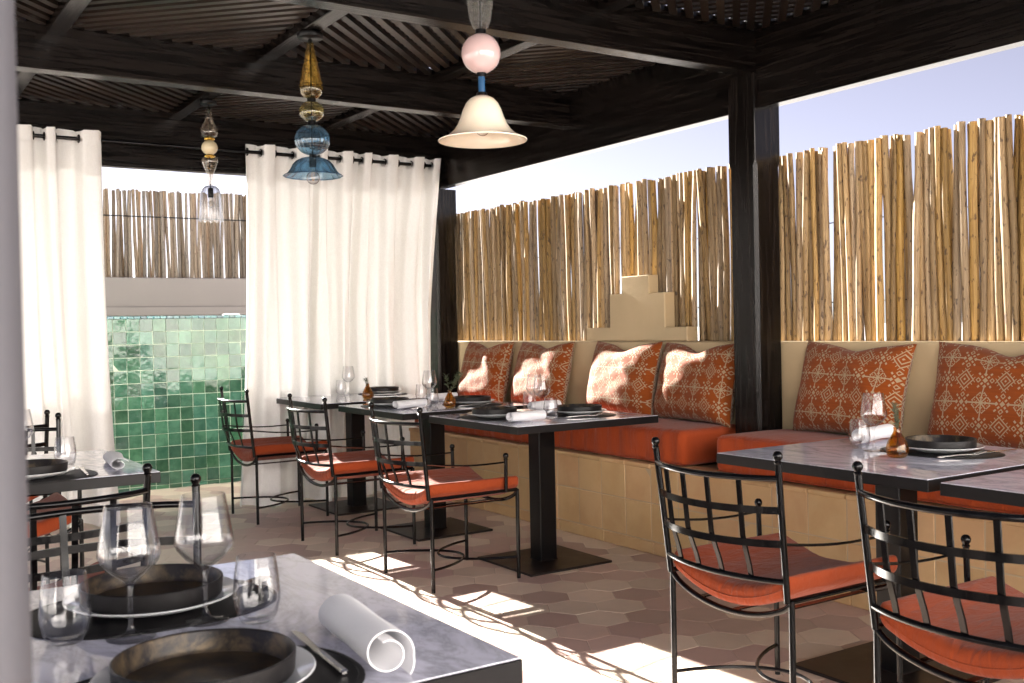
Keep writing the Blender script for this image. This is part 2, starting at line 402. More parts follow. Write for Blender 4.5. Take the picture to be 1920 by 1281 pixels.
M['amber_pale'] = glass('honey_glass', (.96, .92, .74), body=.03, pw=2.0)
M['blue'] = glass('blue_glass', (.74, .88, .97), body=.04, pw=2.0); M['blue_deep'] = glass('deep_blue_glass', (.62, .80, .92), body=.04, pw=2.0)
M['smoke'] = glass('smoky_glass', (.97, .935, .89), body=.03); M['bubble'] = glass('bubbly_glass', (.95, .94, .91), .02, 1.5, 1.2, body=.03)
M['ribbed'] = glass('ribbed_clear_glass', (.97, .97, .98), body=.012, pw=1.6)
M['pink'] = surf('pink_opal_glass', (.62, .44, .43), .12, .03, 4, coat=.6)
M['cream_bead'] = surf('cream_opal_glass', (.66, .56, .36), .15, .05, 8, coat=.5)
def opal():
    m, nt, b = newmat('cream_opal_shade'); b.inputs['Base Color'].default_value = (.78, .68, .55, 1); b.inputs['Roughness'].default_value = .22
    b.inputs['Subsurface Weight'].default_value = .35; b.inputs['Subsurface Radius'].default_value = (.02, .015, .01); b.inputs['Subsurface Scale'].default_value = .6
    b.inputs['Coat Weight'].default_value = .5; return m
M['opal'] = opal()
M['blue_metal'] = surf('blue_lacquer', (.02, .075, .17), .2, .1, 10, coat=.6)
M['leaf'] = surf('olive_green_leaf', (.07, .095, .045), .55, .3, 60, rand=.2)
M['stem'] = surf('woody_stem', (.09, .07, .04), .7, .2, 60)
M['filament'] = surf('filament', (.45, .3, .12), .4, .1, 10, metal=.5)

def pillowmat(name, ground, thread):
    m, nt, b = newmat(name)
    tc = nt.nodes.new('ShaderNodeTexCoord'); sx = nt.nodes.new('ShaderNodeSeparateXYZ'); lk(nt, tc.outputs['UV'], sx.inputs[0])
    u, v = sx.outputs[0], sx.outputs[1]
    P_, R_ = .172, .096
    k = lambda op, a, b_=None, c=None: math_(nt, op, a, b_, c)
    x = k('MULTIPLY', u, .64/P_); y = k('MULTIPLY', v, .46/(2*R_))
    a = k('ADD', x, y); bb = k('SUBTRACT', x, y)
    ia = k('FLOOR', k('ADD', a, .5)); ib = k('FLOOR', k('ADD', bb, .5))
    da = k('SUBTRACT', a, ia); db = k('SUBTRACT', bb, ib)
    row = k('ABSOLUTE', k('SUBTRACT', ia, ib)); par = k('MODULO', row, 2.0)
    A = k('ABSOLUTE', da); B = k('ABSOLUTE', db)
    mx_ = k('MAXIMUM', A, B); mn = k('MINIMUM', A, B)
    lt = lambda q, t: k('LESS_THAN', q, t)
    band = lambda q, c, h: k('COMPARE', q, c, h*.85)
    OR = lambda *q: q[0] if len(q) == 1 else k('MAXIMUM', q[0], OR(*q[1:]))
    AND = lambda p, q: k('MULTIPLY', p, q)
    # concentric diamonds with spikes and tip squares
    tipB = k('MAXIMUM', k('ABSOLUTE', k('SUBTRACT', A, .335)), k('ABSOLUTE', k('SUBTRACT', B, .335)))
    spikes = AND(band(mx_, .275, .045), OR(band(mn, .08, .014), band(mn, .20, .014)))
    mB = OR(lt(mx_, .032), band(mx_, .12, .02), band(mx_, .215, .02), band(tipB, .05, .017), spikes)
    # snowflake
    tipA = k('MAXIMUM', k('ABSOLUTE', k('SUBTRACT', A, .36)), k('ABSOLUTE', k('SUBTRACT', B, .36)))
    dd = k('ABSOLUTE', k('SUBTRACT', A, B))
    armd = AND(lt(dd, .032), lt(mx_, .36))
    arma = AND(lt(mn, .019), lt(mx_, .25))
    hook = AND(band(mx_, .27, .02), AND(k('GREATER_THAN', mn, .02), lt(mn, .27)))
    hook = AND(hook, k('LESS_THAN', mn, .17))
    hook2 = AND(band(mn, .17, .018), AND(k('GREATER_THAN', mx_, .22), lt(mx_, .29)))
    inner = AND(band(mx_, .135, .015), k('GREATER_THAN', mn, .05))
    dots = AND(band(mx_, .215, .017), band(mn, .10, .017))
    mA = OR(armd, arma, hook, hook2, inner, dots, lt(tipA, .048))
    par0 = lt(par, .5)
    motif = k('ADD', AND(par0, mA), AND(k('SUBTRACT', 1.0, par0), mB))
    # dotted diagonals and corner squares
    dz = k('ABSOLUTE', k('SUBTRACT', k('FRACT', k('MULTIPLY', mn, 7.2)), .5))
    dot = AND(k('GREATER_THAN', mx_, .468), lt(dz, .30))
    dot = AND(dot, k('GREATER_THAN', mn, .14))
    corner = k('GREATER_THAN', mn, .435)
    pat = OR(motif, dot, corner)
    v3 = coords(nt, (320, 320, 320)); fine = noise(nt, v3, 1, 2)
    vr = coords(nt, (6, 6, 220)); rib = noise(nt, vr, 1, 3)
    g = mixc(nt, rib, tuple(q*.62 for q in ground), tuple(q*1.3 for q in ground))
    t = mixc(nt, fine, tuple(q*.82 for q in thread), thread)
    lk(nt, mixc(nt, pat, g, t), b.inputs['Base Color']); b.inputs['Roughness'].default_value = .85
    b.inputs['Specular IOR Level'].default_value = .25; b.inputs['Sheen Weight'].default_value = .1
    hgt = k('ADD', k('MULTIPLY', pat, .5), k('ADD', k('MULTIPLY', fine, .35), k('MULTIPLY', rib, .5)))
    lk(nt, bump(nt, hgt, .35, .0025), b.inputs['Normal']); return m
M['kilim'] = pillowmat('orange_woven_motif', (.235, .048, .0032), (.37, .28, .175))
M['kilim_back'] = pillowmat('cream_woven_motif', (.42, .33, .23), (.21, .042, .006))

# ------------------------------------------------------------------ ground and floor
g = MB(); g.add([(-250, -250, -.03), (250, -250, -.03), (250, 250, -.03), (-250, 250, -.03)], [(0, 1, 2, 3)])
o = g.build('ground', M['ground'], smooth=False); o['kind'] = 'structure'
g = MB(); g.box(-3.2, 3.62, -.9, 8.3, -.029, -.0022)
floor = g.build('floor', M['grout'], smooth=False); floor['kind'] = 'structure'
HR = .2055/math.sqrt(3)
def hexmesh(cx, cy, b, mi=0, r=HR-.0016):
    v = []
    for rr, z in ((r-.0012, 0.0), (r, -.001), (r, -.012)):
        v += [(cx+rr*math.cos(k*PI/3), cy+rr*math.sin(k*PI/3), z) for k in range(6)]
    f = [tuple(range(6))] + [(i*6+k, i*6+6+k, i*6+6+(k+1) % 6, i*6+(k+1) % 6) for i in range(2) for k in range(6)]
    b.add(v, f, mi)
cells = []
for i in range(-36, 4):
    for j in range(-26, 24):
        cx = 3.16+i*1.5*HR; cy = 3.90+j*.2055+(.10275 if i % 2 else 0)
        if not (-3.0 < cx < 3.66 and -.7 < cy < 8.24): continue
        px, py, z = project((cx, cy, 0))
        inf = z > .3 and -20 < px < 1940 and py < 1300 and cx < 3.62
        under = px < 950 and py > 1040+(px-560)*.5125 and px > 50 and py > 1000
        cells.append((z if inf and not under else 99+abs(z), cx, cy))
cells.sort()
b0 = MB(); hexmesh(0, 0, b0); me_c = b0.mesh('hex_tile', M['hex_cream'], smooth=False)
b0 = MB(); hexmesh(0, 0, b0); me_m = b0.mesh('hex_tile', M['hex_mauve'], smooth=False)
rest = MB()
for n, (z, cx, cy) in enumerate(cells):
    mauve = random.random() < .50
    if n < 300:
        link('hex_tile', me_m if mauve else me_c, floor, (cx, cy, random.uniform(-.0008, .0004)))
    else: hexmesh(cx, cy, rest, 1 if mauve else 0)
o = rest.build('hex_tile', [M['hex_cream'], M['hex_mauve']], floor, smooth=False); o['kind'] = 'stuff'

# ------------------------------------------------------------------ unseen wall added behind the camera to throw sun back into the pergola
t = thing('bounce_wall', 'plain unseen wall added behind the camera to bounce sun into the pergola', 'wall', (0, -4.2, 0), world=True)
b = MB(); b.box(-9, 9, -4.4, -4.1, -.02, 3.6, .01); b.build('wall_panel', M['bounce_plaster'], t)
b = MB(); b.box(-9.05, 9.05, -4.45, -4.05, 3.603, 3.72, .01); b.build('coping', M['bounce_plaster'], t)

# ------------------------------------------------------------------ green tiled wall
GY = 8.284
t = thing('green_tiled_wall', 'low garden wall clad in glossy green square tiles', 'wall', (2, GY, 0), world=True)
b = MB(); b.box(-2.6, 4.0, GY+.0012, GY+.12, -.02, 1.327); b.build('core', M['tile_grout'], t, smooth=False)
b0 = MB(); b0.box(-.0484, .0484, -.0022, .006, -.0484, .0484, .0014)
mt = b0.mesh('tile', M['green'], smooth=False)
far = MB(); gc = 1.7727
def zrow(k): return 1.330-.1*k-.05
for ci in range(-45, 23):
    x = gc+.0992*ci+.0496
    if x < -2.55 or x > 3.95: continue
    for k in range(14):
        z = zrow(k); h2 = .0478
        if k == 13: z, sc_ = .013, .34
        else: sc_ = 1
        if 1.62 < x < 2.86:
            link('tile', mt, t, (x-2+random.uniform(-.0012, .0012), random.uniform(-.0015, .001), z+random.uniform(-.0012, .0012)),
                 (R(random.gauss(0, 1.0)), R(random.gauss(0, .5)), R(random.gauss(0, 1.1))), (random.uniform(.975, 1), 1, sc_*random.uniform(.975, 1)))
        else: far.box(x-.0475, x+.0475, GY-.004, GY+.007, z-.0475*sc_, z+.0475*sc_)
o = far.build('tile', M['green'], t, smooth=False); o['kind'] = 'stuff'
b0 = MB(); b0.box(-.0235, .0235, -.012, .125, -.0105, .0105, .003); mt2 = b0.mesh('trim_tile', M['trim'], smooth=False)
far = MB()
for i in range(0, 132):
    x = -2.55+.0495*i
    if 1.62 < x < 2.86: link('trim_tile', mt2, t, (x-2, 0, 1.3395), (0, R(random.gauss(0, .6)), R(random.gauss(0, .5))))
    else: far.box(x-.0235, x+.0235, GY-.012, GY+.125, 1.329, 1.35)
o = far.build('trim_tile', M['trim'], t, smooth=False); o['kind'] = 'stuff'
b = MB(); b.rbox(.055, .035, .006, .004, (5, 4, 2), lambda p: p+np.array([0, 0, .002*math.sin(p[0]*90)]))
b.rbox(.040, .026, .004, .003, (4, 3, 2), lambda p: p+np.array([-.035, .0, -.001]))
o = b.build('folded_cloth', M['napkin']); o.location = (2.715, GY+.05, 1.357); o.rotation_euler = (0, 0, .1)
tag(o, 'small folded white cloth lying on top of the green tiled wall', 'cloth')

# ------------------------------------------------------------------ neighbour's grey wall and reed fence beyond
FY = 12.2
t = thing('grey_wall', 'shaded grey plaster wall under the distant stick fence', 'wall', (3, FY, 0), world=True)
b = MB(); b.box(-3.5, 7.2, FY, FY+.3, -.02, 1.857, .01); b.build('wall_panel', M['grey_plaster'], t)
b = MB(); b.box(-3.5, 7.2, FY-.04, FY-.003, 1.42, 1.525, .012); b.build('ledge', M['grey_plaster'], t)

def reed_variants(n, rings, sides, seed):
    out = []; rg = np.random.default_rng(seed)
    for k in range(n):
        ph = rg.uniform(0, 6.28, 4); am = rg.uniform(.02, .16, 2)
        pts = []; rr = []
        for i in range(rings):
            q = i/(rings-1)
            pts.append((am[0]*math.sin(2.6*q*PI*.7+ph[0])+.05*math.sin(9*q+ph[1])-am[0]*math.sin(ph[0])*(1-q), .15*math.sin(3*q+ph[2]), q*100))
            rr.append(.5*(1.07-.17*q)*(1+.06*math.sin(11*q+ph[3])))
        P = np.array(pts); V = []; F_ = []
        for i in range(rings):
            for s_ in range(sides):
                a = 2*PI*s_/sides
                V.append((P[i, 0]+rr[i]*math.cos(a), P[i, 1]+rr[i]*math.sin(a), P[i, 2]/100))
        for i in range(rings-1):
            for s_ in range(sides): F_.append((i*sides+s_, i*sides+(s_+1) % sides, (i+1)*sides+(s_+1) % sides, (i+1)*sides+s_))
        F_.append(tuple((rings-1)*sides+s_ for s_ in range(sides)))
        out.append((V, F_))
    return out
RV = reed_variants(14, 6, 7, 5)
def reed_meshes(matk, name='stick'):
    ms = []
    for V, F_ in RV:
        b = MB(); b.add(V, F_); ms.append(b.mesh(name, M[matk], ang=60))
    return ms
t = thing('far_stick_fence', 'grey brown stick fence seen between the two white curtains', 'fence', (3.2, FY+.1, 1.857), world=True)
ms = reed_meshes('far_reed'); x = .9; n = 0
while x < 5.3:
    d = random.uniform(.036, .056)
    for lay in range(2):
        if lay == 1 and random.random() < .12: continue
        link('stick', random.choice(ms), t, (x-3.2+(lay*.024)+random.uniform(-.006, .006), .05*lay+random.uniform(0, .012), 0),
             (R(random.gauss(0, .3)), R(random.gauss(0, .8)), random.uniform(0, 6.28)), (d*random.uniform(.8, 1), d*.9, 1.005+random.uniform(-.015, .012)+.012*(x-3)))
    x += d*random.uniform(.93, 1.12)
b = MB(); b.box(.9, 5.3, FY+.07, FY+.078, 2.55, 2.562); b.build('tie_wire', M['iron'], t, smooth=False)

# ------------------------------------------------------------------ bench wall with stepped crest, and its stick fence
WX = 4.09
bw = thing('bench_wall', 'beige plaster wall behind the built-in bench with a stepped crest', 'wall', (WX+.1, 4.3, 0), world=True)
b = MB(); b.box(WX, WX+.24, .2, 7.9, -.02, 1.105, .008); b.build('wall_panel', M['plaster'], bw)
pl = [(5.385, 1.108), (5.385, 1.192), (5.138, 1.192), (5.138, 1.40), (5.018, 1.40), (5.018, 1.505), (4.762, 1.505), (4.762, 1.395), (4.620, 1.395), (4.620, 1.19), (4.432, 1.19), (4.432, 1.108)]
def prism(pl, x0, x1, ch=.006):
    b = MB(); n = len(pl); cx = sum(p[0] for p in pl)/n; cz = 1.25
    def inset(k):
        p0, p1, p2 = np.array(pl[k-1]), np.array(pl[k]), np.array(pl[(k+1) % n])
        d1 = (p1-p0)/np.linalg.norm(p1-p0); d2 = (p2-p1)/np.linalg.norm(p2-p1)
        n1 = np.array([d1[1], -d1[0]]); n2 = np.array([d2[1], -d2[0]])
        return p1+ch*(n1+n2)
    area = sum(pl[i-1][0]*pl[i][1]-pl[i][0]*pl[i-1][1] for i in range(n))
    sgn = 1 if area < 0 else -1
    ins = []
    for k in range(n):
        p1 = np.array(pl[k]); q = inset(k); ins.append(p1+(q-p1)*sgn)
    V = [(x0, p[0], p[1]) for p in ins]+[(x0+ch, p[0], p[1]) for p in pl]+[(x1, p[0], p[1]) for p in pl]
    F_ = [tuple(range(n))]+[(i*n+k, i*n+(k+1) % n, i*n+n+(k+1) % n, i*n+n+k) for i in range(2) for k in range(n)]+[tuple(2*n+k for k in range(n))[::-1]]
    b.add(V, F_); b.fix = True; return b
prism(pl, WX-.002, WX+.075).build('stepped_crest', M['plaster'], bw, ang=30)

rf = thing('bench_stick_fence', 'tan peeled stick fence standing on the wall behind the orange bench', 'fence', (WX+.11, 4.3, 1.105), world=True)
ms = reed_meshes('reed'); y = 1.45
while y < 7.6:
    d = random.uniform(.030, .043)
    for lay in range(2):
        if lay == 1 and random.random() < .36: continue
        ht = 2.037+.0115*y-1.105+random.uniform(-.010, .008)
        link('stick', random.choice(ms), rf, (random.uniform(-.012, .012)+.032*lay, y-4.3+lay*.016+random.uniform(-.004, .004), .001),
             (R(random.gauss(0, .95)), R(random.gauss(0, .35)), random.uniform(0, 6.28)), (d, d*random.uniform(.88, 1), ht))
    y += d*random.uniform(.95, 1.03)+(.007 if random.random() < .08 else 0)
for zz in (1.30, 1.70):
    b = MB(); b.tube([(WX+.137, 1.5, zz), (WX+.137, 7.6, zz)], .003, 5); b.build('tie_wire', M['iron'], rf)

# ------------------------------------------------------------------ built-in bench
BX = 3.571; BY0, BY1 = .4, 7.02
bt = thing('built_in_bench', 'long masonry bench faced with square ochre clay tiles', 'bench', (3.8, 4.3, 0), world=True)
b = MB(); b.box(BX+.0016, WX-.002, BY0, BY1, -.02, .455); b.build('core', M['bench_grout'], bt, smooth=False)
ft = MB(); ft.box(-.008, .01, -.1035, .1035, -.0985, .0985, .003); me_ft = ft.mesh('front_tile', M['bench_tile'], smooth=False)
sk = MB(); sk.box(-.014, .006, -.2085, .2085, -.032, .032, .004); me_sk = sk.mesh('skirting_tile', M['bench_tile'], smooth=False)
lt_ = MB(); lt_.box(-.010, .14, -.1035, .1035, -.012, .012, .005); me_lt = lt_.mesh('ledge_tile', M['bench_tile'], smooth=False)
lt2 = MB(); lt2.box(.143, .50, -.1035, .1035, -.012, .010, .003)
y = 5.0115+.2103*9.4; k = 0
yy = 5.0115-.2103*22
while yy < BY1:
    yc = yy+.105
    if yc > BY0+.1 and yc < BY1-.05:
        for zc in (.368, .168):
            link('front_tile', me_ft, bt, (BX+.008-3.8+random.uniform(-.001, .001), yc-4.3, zc), (R(random.gauss(0, .15)), R(random.gauss(0, .25)), R(random.gauss(0, .25))))
        link('ledge_tile', me_lt, bt, (BX+.003-3.8+random.uniform(-.0015, .0015), yc-4.3, .4605))
    yy += .2103
yy = 5.0115-.2103*22+.19
while yy < BY1-.2:
    if yy > BY0+.2: link('skirting_tile', me_sk, bt, (BX+.007-3.8, yy-4.3, .033))
    yy += .4206

# bench seat cushions
def bench_cushion(y0, y1, label):
    a, bb, c = .232, (y1-y0)/2, .092
    rg = np.random.default_rng(int(y0*100)); ph = rg.uniform(0, 6, 6)
    def warp(p):
        q = np.array(p)
        crown = .012*(1-(p[0]/a)**2)*(1 if p[2] > 0 else 0)*(1-abs(p[1]/bb)**8)
        q[2] += crown+.0025*math.sin(p[1]*9+ph[0])*(p[2] > .02)+.0015*math.sin(p[1]*31+ph[1])*(p[2] > .02)
        if p[0] < -.10:
            k = math.exp(-((p[2]-.055)/.05)**2)*(.5+.5*math.sin(p[1]*3.7+ph[4]))
            q[0] += .0045*k*math.sin(p[1]*74+ph[5]+2*math.sin(p[1]*11)); q[2] += .003*k*math.sin(p[1]*74+ph[5]+.8+2*math.sin(p[1]*11))
        if p[0] < -.15: q[0] += .004*math.sin(p[1]*23+ph[2]+8*p[2])+.003*math.sin(p[1]*57+ph[3])
        return q
    b = MB(); b.rbox(a, bb, c, .035, (8, int(bb*120), 5), warp)
    o = b.build('bench_cushion', M['orange'], ang=80); o.location = (3.845, (y0+y1)/2, .474+c)
    for zz in (c-.012, -c+.012):
        pb = MB(); pb.tube([(-a-.0008+.004*math.sin(v*23+ph[2]+8*zz)+.003*math.sin(v*57+ph[3]), v, zz+(.001 if zz > 0 else 0)) for v in np.linspace(-bb+.02, bb-.02, int(bb*60))], .0028, 5); pb.build('piping', M['orange'], o)
    tag(o, label, 'cushion', 'orange bench seat cushions')
    return o
bench_cushion(3.965, 6.98, 'long burnt orange seat cushion left of the dark timber post')
bench_cushion(.6, 3.735, 'burnt orange seat cushion right of the dark timber post, under the two clear pillows')

# patterned pillows
def pillow(y, yaw, lean, seed, label, x=3.965, z=.655, roll=0.0, w=.70, h=.462):
    rg = np.random.default_rng(seed); ph = rg.uniform(0, 6.28, 8); n = 26; b = MB()
    sag = rg.uniform(.025, .055)
    for side in (0, 1):
        base = len(b.v)
        for i in range(n+1):
            for j in range(n+1):
                u = -1+2*i/n; v = -1+2*j/n
                # stretch sampling to the edges
                u = math.sin(u*PI/2)*.35+u*.65; v = math.sin(v*PI/2)*.35+v*.65
                ex = 1-.085*(1-v*v)*abs(u)**3; ey = 1-.09*(1-u*u)*abs(v)**3
                px = u*w/2*ex; pz = v*h/2*ey
                if v > 0: pz -= sag*math.exp(-((u-ph[5]*.05+.1)/.33)**2)*v**2
                th = .088*((1-u**4)*(1-v**4))**.62*(1.06-.12*v)
                th += .0035*math.sin(7*u+5*v+ph[0])*(1-u*u)*(1-v*v)+.003*math.sin(13*v-6*u+ph[1])*(1-u**2)*(1-v**2)
                cr = (abs(u)*abs(v))**3; th -= 0
                th += .022*math.exp(-(((u-.55)+(v-.1)*.7+.1*math.sin(ph[6]))/.15)**2)*(1-u*u)*(1-v*v)*(1 if seed % 2 else -.6)
                th = max(th, .0) + (.003 if abs(u) < .999 and abs(v) < .999 else 0)
                b.uv[len(b.v)] = (u*.5+.5+seed*.37, v*.5+.5+seed*.21)
                b.v.append((-th if side == 0 else th*.8, -px, pz+h/2))
        for i in range(n):
            for j in range(n):
                q = (base+i*(n+1)+j, base+(i+1)*(n+1)+j, base+(i+1)*(n+1)+j+1, base+i*(n+1)+j+1)
                b.f.append(q[::-1] if side == 0 else q); b.mi.append(side)
    b.fix = False
    o = b.build('patterned_pillow', [M['kilim'], M['kilim_back']], ang=80)
    o.location = (x, y, z); o.rotation_euler = (roll, lean, yaw)
    tag(o, label, 'pillow', 'orange woven pillows along the bench wall'); return o
pillow(6.53, R(-4), R(13), 1, 'orange woven pillow tucked in the corner beside the white curtain')
pillow(5.80, R(-5), R(13), 2, 'orange woven pillow second from the white curtain, behind the two wine glasses')
pillow(4.93, R(-5), R(12), 3, 'orange woven pillow leaning below the stepped crest')
pillow(4.29, R(-6), R(13), 4, 'orange woven pillow just left of the central dark post')
pillow(3.245, R(-7), R(13), 5, 'orange woven pillow just right of the central dark post', roll=R(1))
pillow(2.475, R(-5), R(12), 6, 'orange woven pillow behind the dark plate on the right table')

# ------------------------------------------------------------------ pergola
pg = thing('pergola', 'dark stained timber pergola with crossed slat lattice roof', 'pergola', (1.0, 3.8, 0), world=True)
def post(x0, x1, y0, y1, z0, z1, zc):
    b = MB(); c = .004; k = .017
    def ring(z, d): return [(x0+d, y0, z), (x1-d, y0, z), (x1, y0+d, z), (x1, y1-d, z), (x1-d, y1, z), (x0+d, y1, z), (x0, y1-d, z), (x0, y0+d, z)]
    V = []; lv = [(z0, k), (zc-.03, k), (zc, c), (z1, c)]
    for z, d in lv: V += ring(z, d)
    F_ = [(i*8+q, i*8+(q+1) % 8, i*8+8+(q+1) % 8, i*8+8+q) for i in range(3) for q in range(8)]+[tuple(range(8))[::-1], tuple(24+q for q in range(8))]
    b.add(V, F_); b.build('post', M['wood_z'], pg, ang=25)
post(3.905, 4.087, 3.712, 3.898, .462, 2.466, 2.03)
post(3.905, 4.087, 7.022, 7.205, .0, 2.285, 2.03)
post(3.905, 4.087, 1.66, 1.845, .462, 2.285, 2.03)
for y0 in (7.022, 1.66): post(-2.20, -2.02, y0, y0+.183, 0, 2.285, 2.03)
post(-2.20, -2.02, 3.712, 3.898, 0, 2.466, 2.03)
def beam(x0, x1, y0, y1, z0, z1, ax, name='beam'):
    b = MB(); b.box(x0, x1, y0, y1, z0, z1, .004); return b.build(name, M['wood_'+ax], pg, smooth=False)
ZT = 2.72
beam(3.925, 4.005, 3.80, 7.21, 2.289, ZT-.002, 'y'); beam(3.925, 4.005, 1.63, 3.796, 2.289, ZT-.002, 'y')     # side beam
beam(-2.15, -2.07, 3.80, 7.21, 2.289, ZT-.002, 'y'); beam(-2.15, -2.07, 1.63, 3.796, 2.289, ZT-.002, 'y')
beam(-2.11, 3.965, 7.022, 7.10, 2.300, ZT-.003, 'x')
beam(-2.11, 3.965, 3.716, 3.812, 2.468, ZT-.003, 'x')
beam(-2.11, 3.965, 5.300, 5.402, 2.468, ZT-.003, 'x')
beam(-2.11, 3.965, 1.66, 1.74, 2.300, ZT-.003, 'x')
YB = [(1.743, 3.713), (3.815, 5.297), (5.405, 7.019)]
XJ = [.91, 1.93, 2.965, -.11, -1.13]
for (y0, y1) in YB:
    for xj in XJ: beam(xj-.042, xj+.042, y0, y1, 2.632, ZT-.004, 'y', 'joist')
# lattice: lower slats as parts, crossing upper slats joined
xs = sorted(XJ); XB = [(-2.067, xs[0]-.042)]+[(xs[i]+.042, xs[i+1]-.042) for i in range(len(xs)-1)]+[(xs[-1]+.042, 3.922)]
def slat_lines(x0, x1, y0, y1, sgn, pitch, off=0.0):
    # lines x*nx+y*ny=c, direction d
    d = np.array([1, sgn])/math.sqrt(2); nrm = np.array([-sgn, 1])/math.sqrt(2)
    cs = [nrm@np.array(p) for p in ((x0, y0), (x1, y0), (x0, y1), (x1, y1))]
    c = min(cs)+pitch*.5+off; out = []
    while c < max(cs):
        ts = []
        for k, (lo, hi) in enumerate(((x0, x1), (y0, y1))):
            p0 = nrm*c; a = (lo-p0[k])/d[k]; bq = (hi-p0[k])/d[k]; ts.append((min(a, bq), max(a, bq)))
        t0 = max(ts[0][0], ts[1][0]); t1 = min(ts[0][1], ts[1][1])
        if t1-t0 > .06: out.append((nrm*c+d*t0, nrm*c+d*t1))
        c += pitch
    return out
lower = []; upper = MB(); PITCH_ = .073
for iy, (y0, y1) in enumerate(YB, 1):
    for ix, (x0, x1) in enumerate(XB):
        sgn = -1 if (ix+iy) % 2 else 1
        if iy == 2: pass
        for (p, q) in slat_lines(x0-.006, x1+.006, y0-.006, y1+.006, sgn, PITCH_): lower.append((p, q))
        for (p, q) in slat_lines(x0-.006, x1+.006, y0-.006, y1+.006, -sgn, PITCH_):
            upper.bar([(p[0], p[1], 2.7165), (q[0], q[1], 2.7165)], .037, .026, np.cross((0, 0, 1), (q[0]-p[0], q[1]-p[1], 0)))
def vis(l):
    p, q = l; m = (p+q)/2; best = 0
    for r_ in (p, m, q):
        px, py, z = project((r_[0], r_[1], 2.69))
        if z > .2 and -10 < px < 1930 and py > -10: best = max(best, np.linalg.norm(q-p)/z)
    return -best
lower.sort(key=vis)
slat_cache = {}; restb = MB()
for n, (p, q) in enumerate(lower):
    L = np.linalg.norm(q-p); m = (p+q)/2; a = math.atan2(q[1]-p[1], q[0]-p[0])
    if n < 300:
        k = round(L, 2)
        if k not in slat_cache:
            b = MB(); b.box(-L/2, L/2, -.0185, .0185, -.013, .013); slat_cache[k] = b.mesh('slat', M['slat'], smooth=False)
        link('slat', slat_cache[k], pg, (m[0]-1, m[1]-3.8, 2.689+random.uniform(-.0008, .0008)), (R(random.gauss(0, 1.2)), 0, a+R(random.gauss(0, .15))))
    else: restb.bar([(p[0], p[1], 2.689), (q[0], q[1], 2.689)], .037, .026, np.cross((0, 0, 1), (q[0]-p[0], q[1]-p[1], 0)))
o = restb.build('slat', M['slat'], pg, smooth=False); o['kind'] = 'stuff'
o = upper.build('upper_slat', M['slat_up'], pg, smooth=False); o['kind'] = 'stuff'

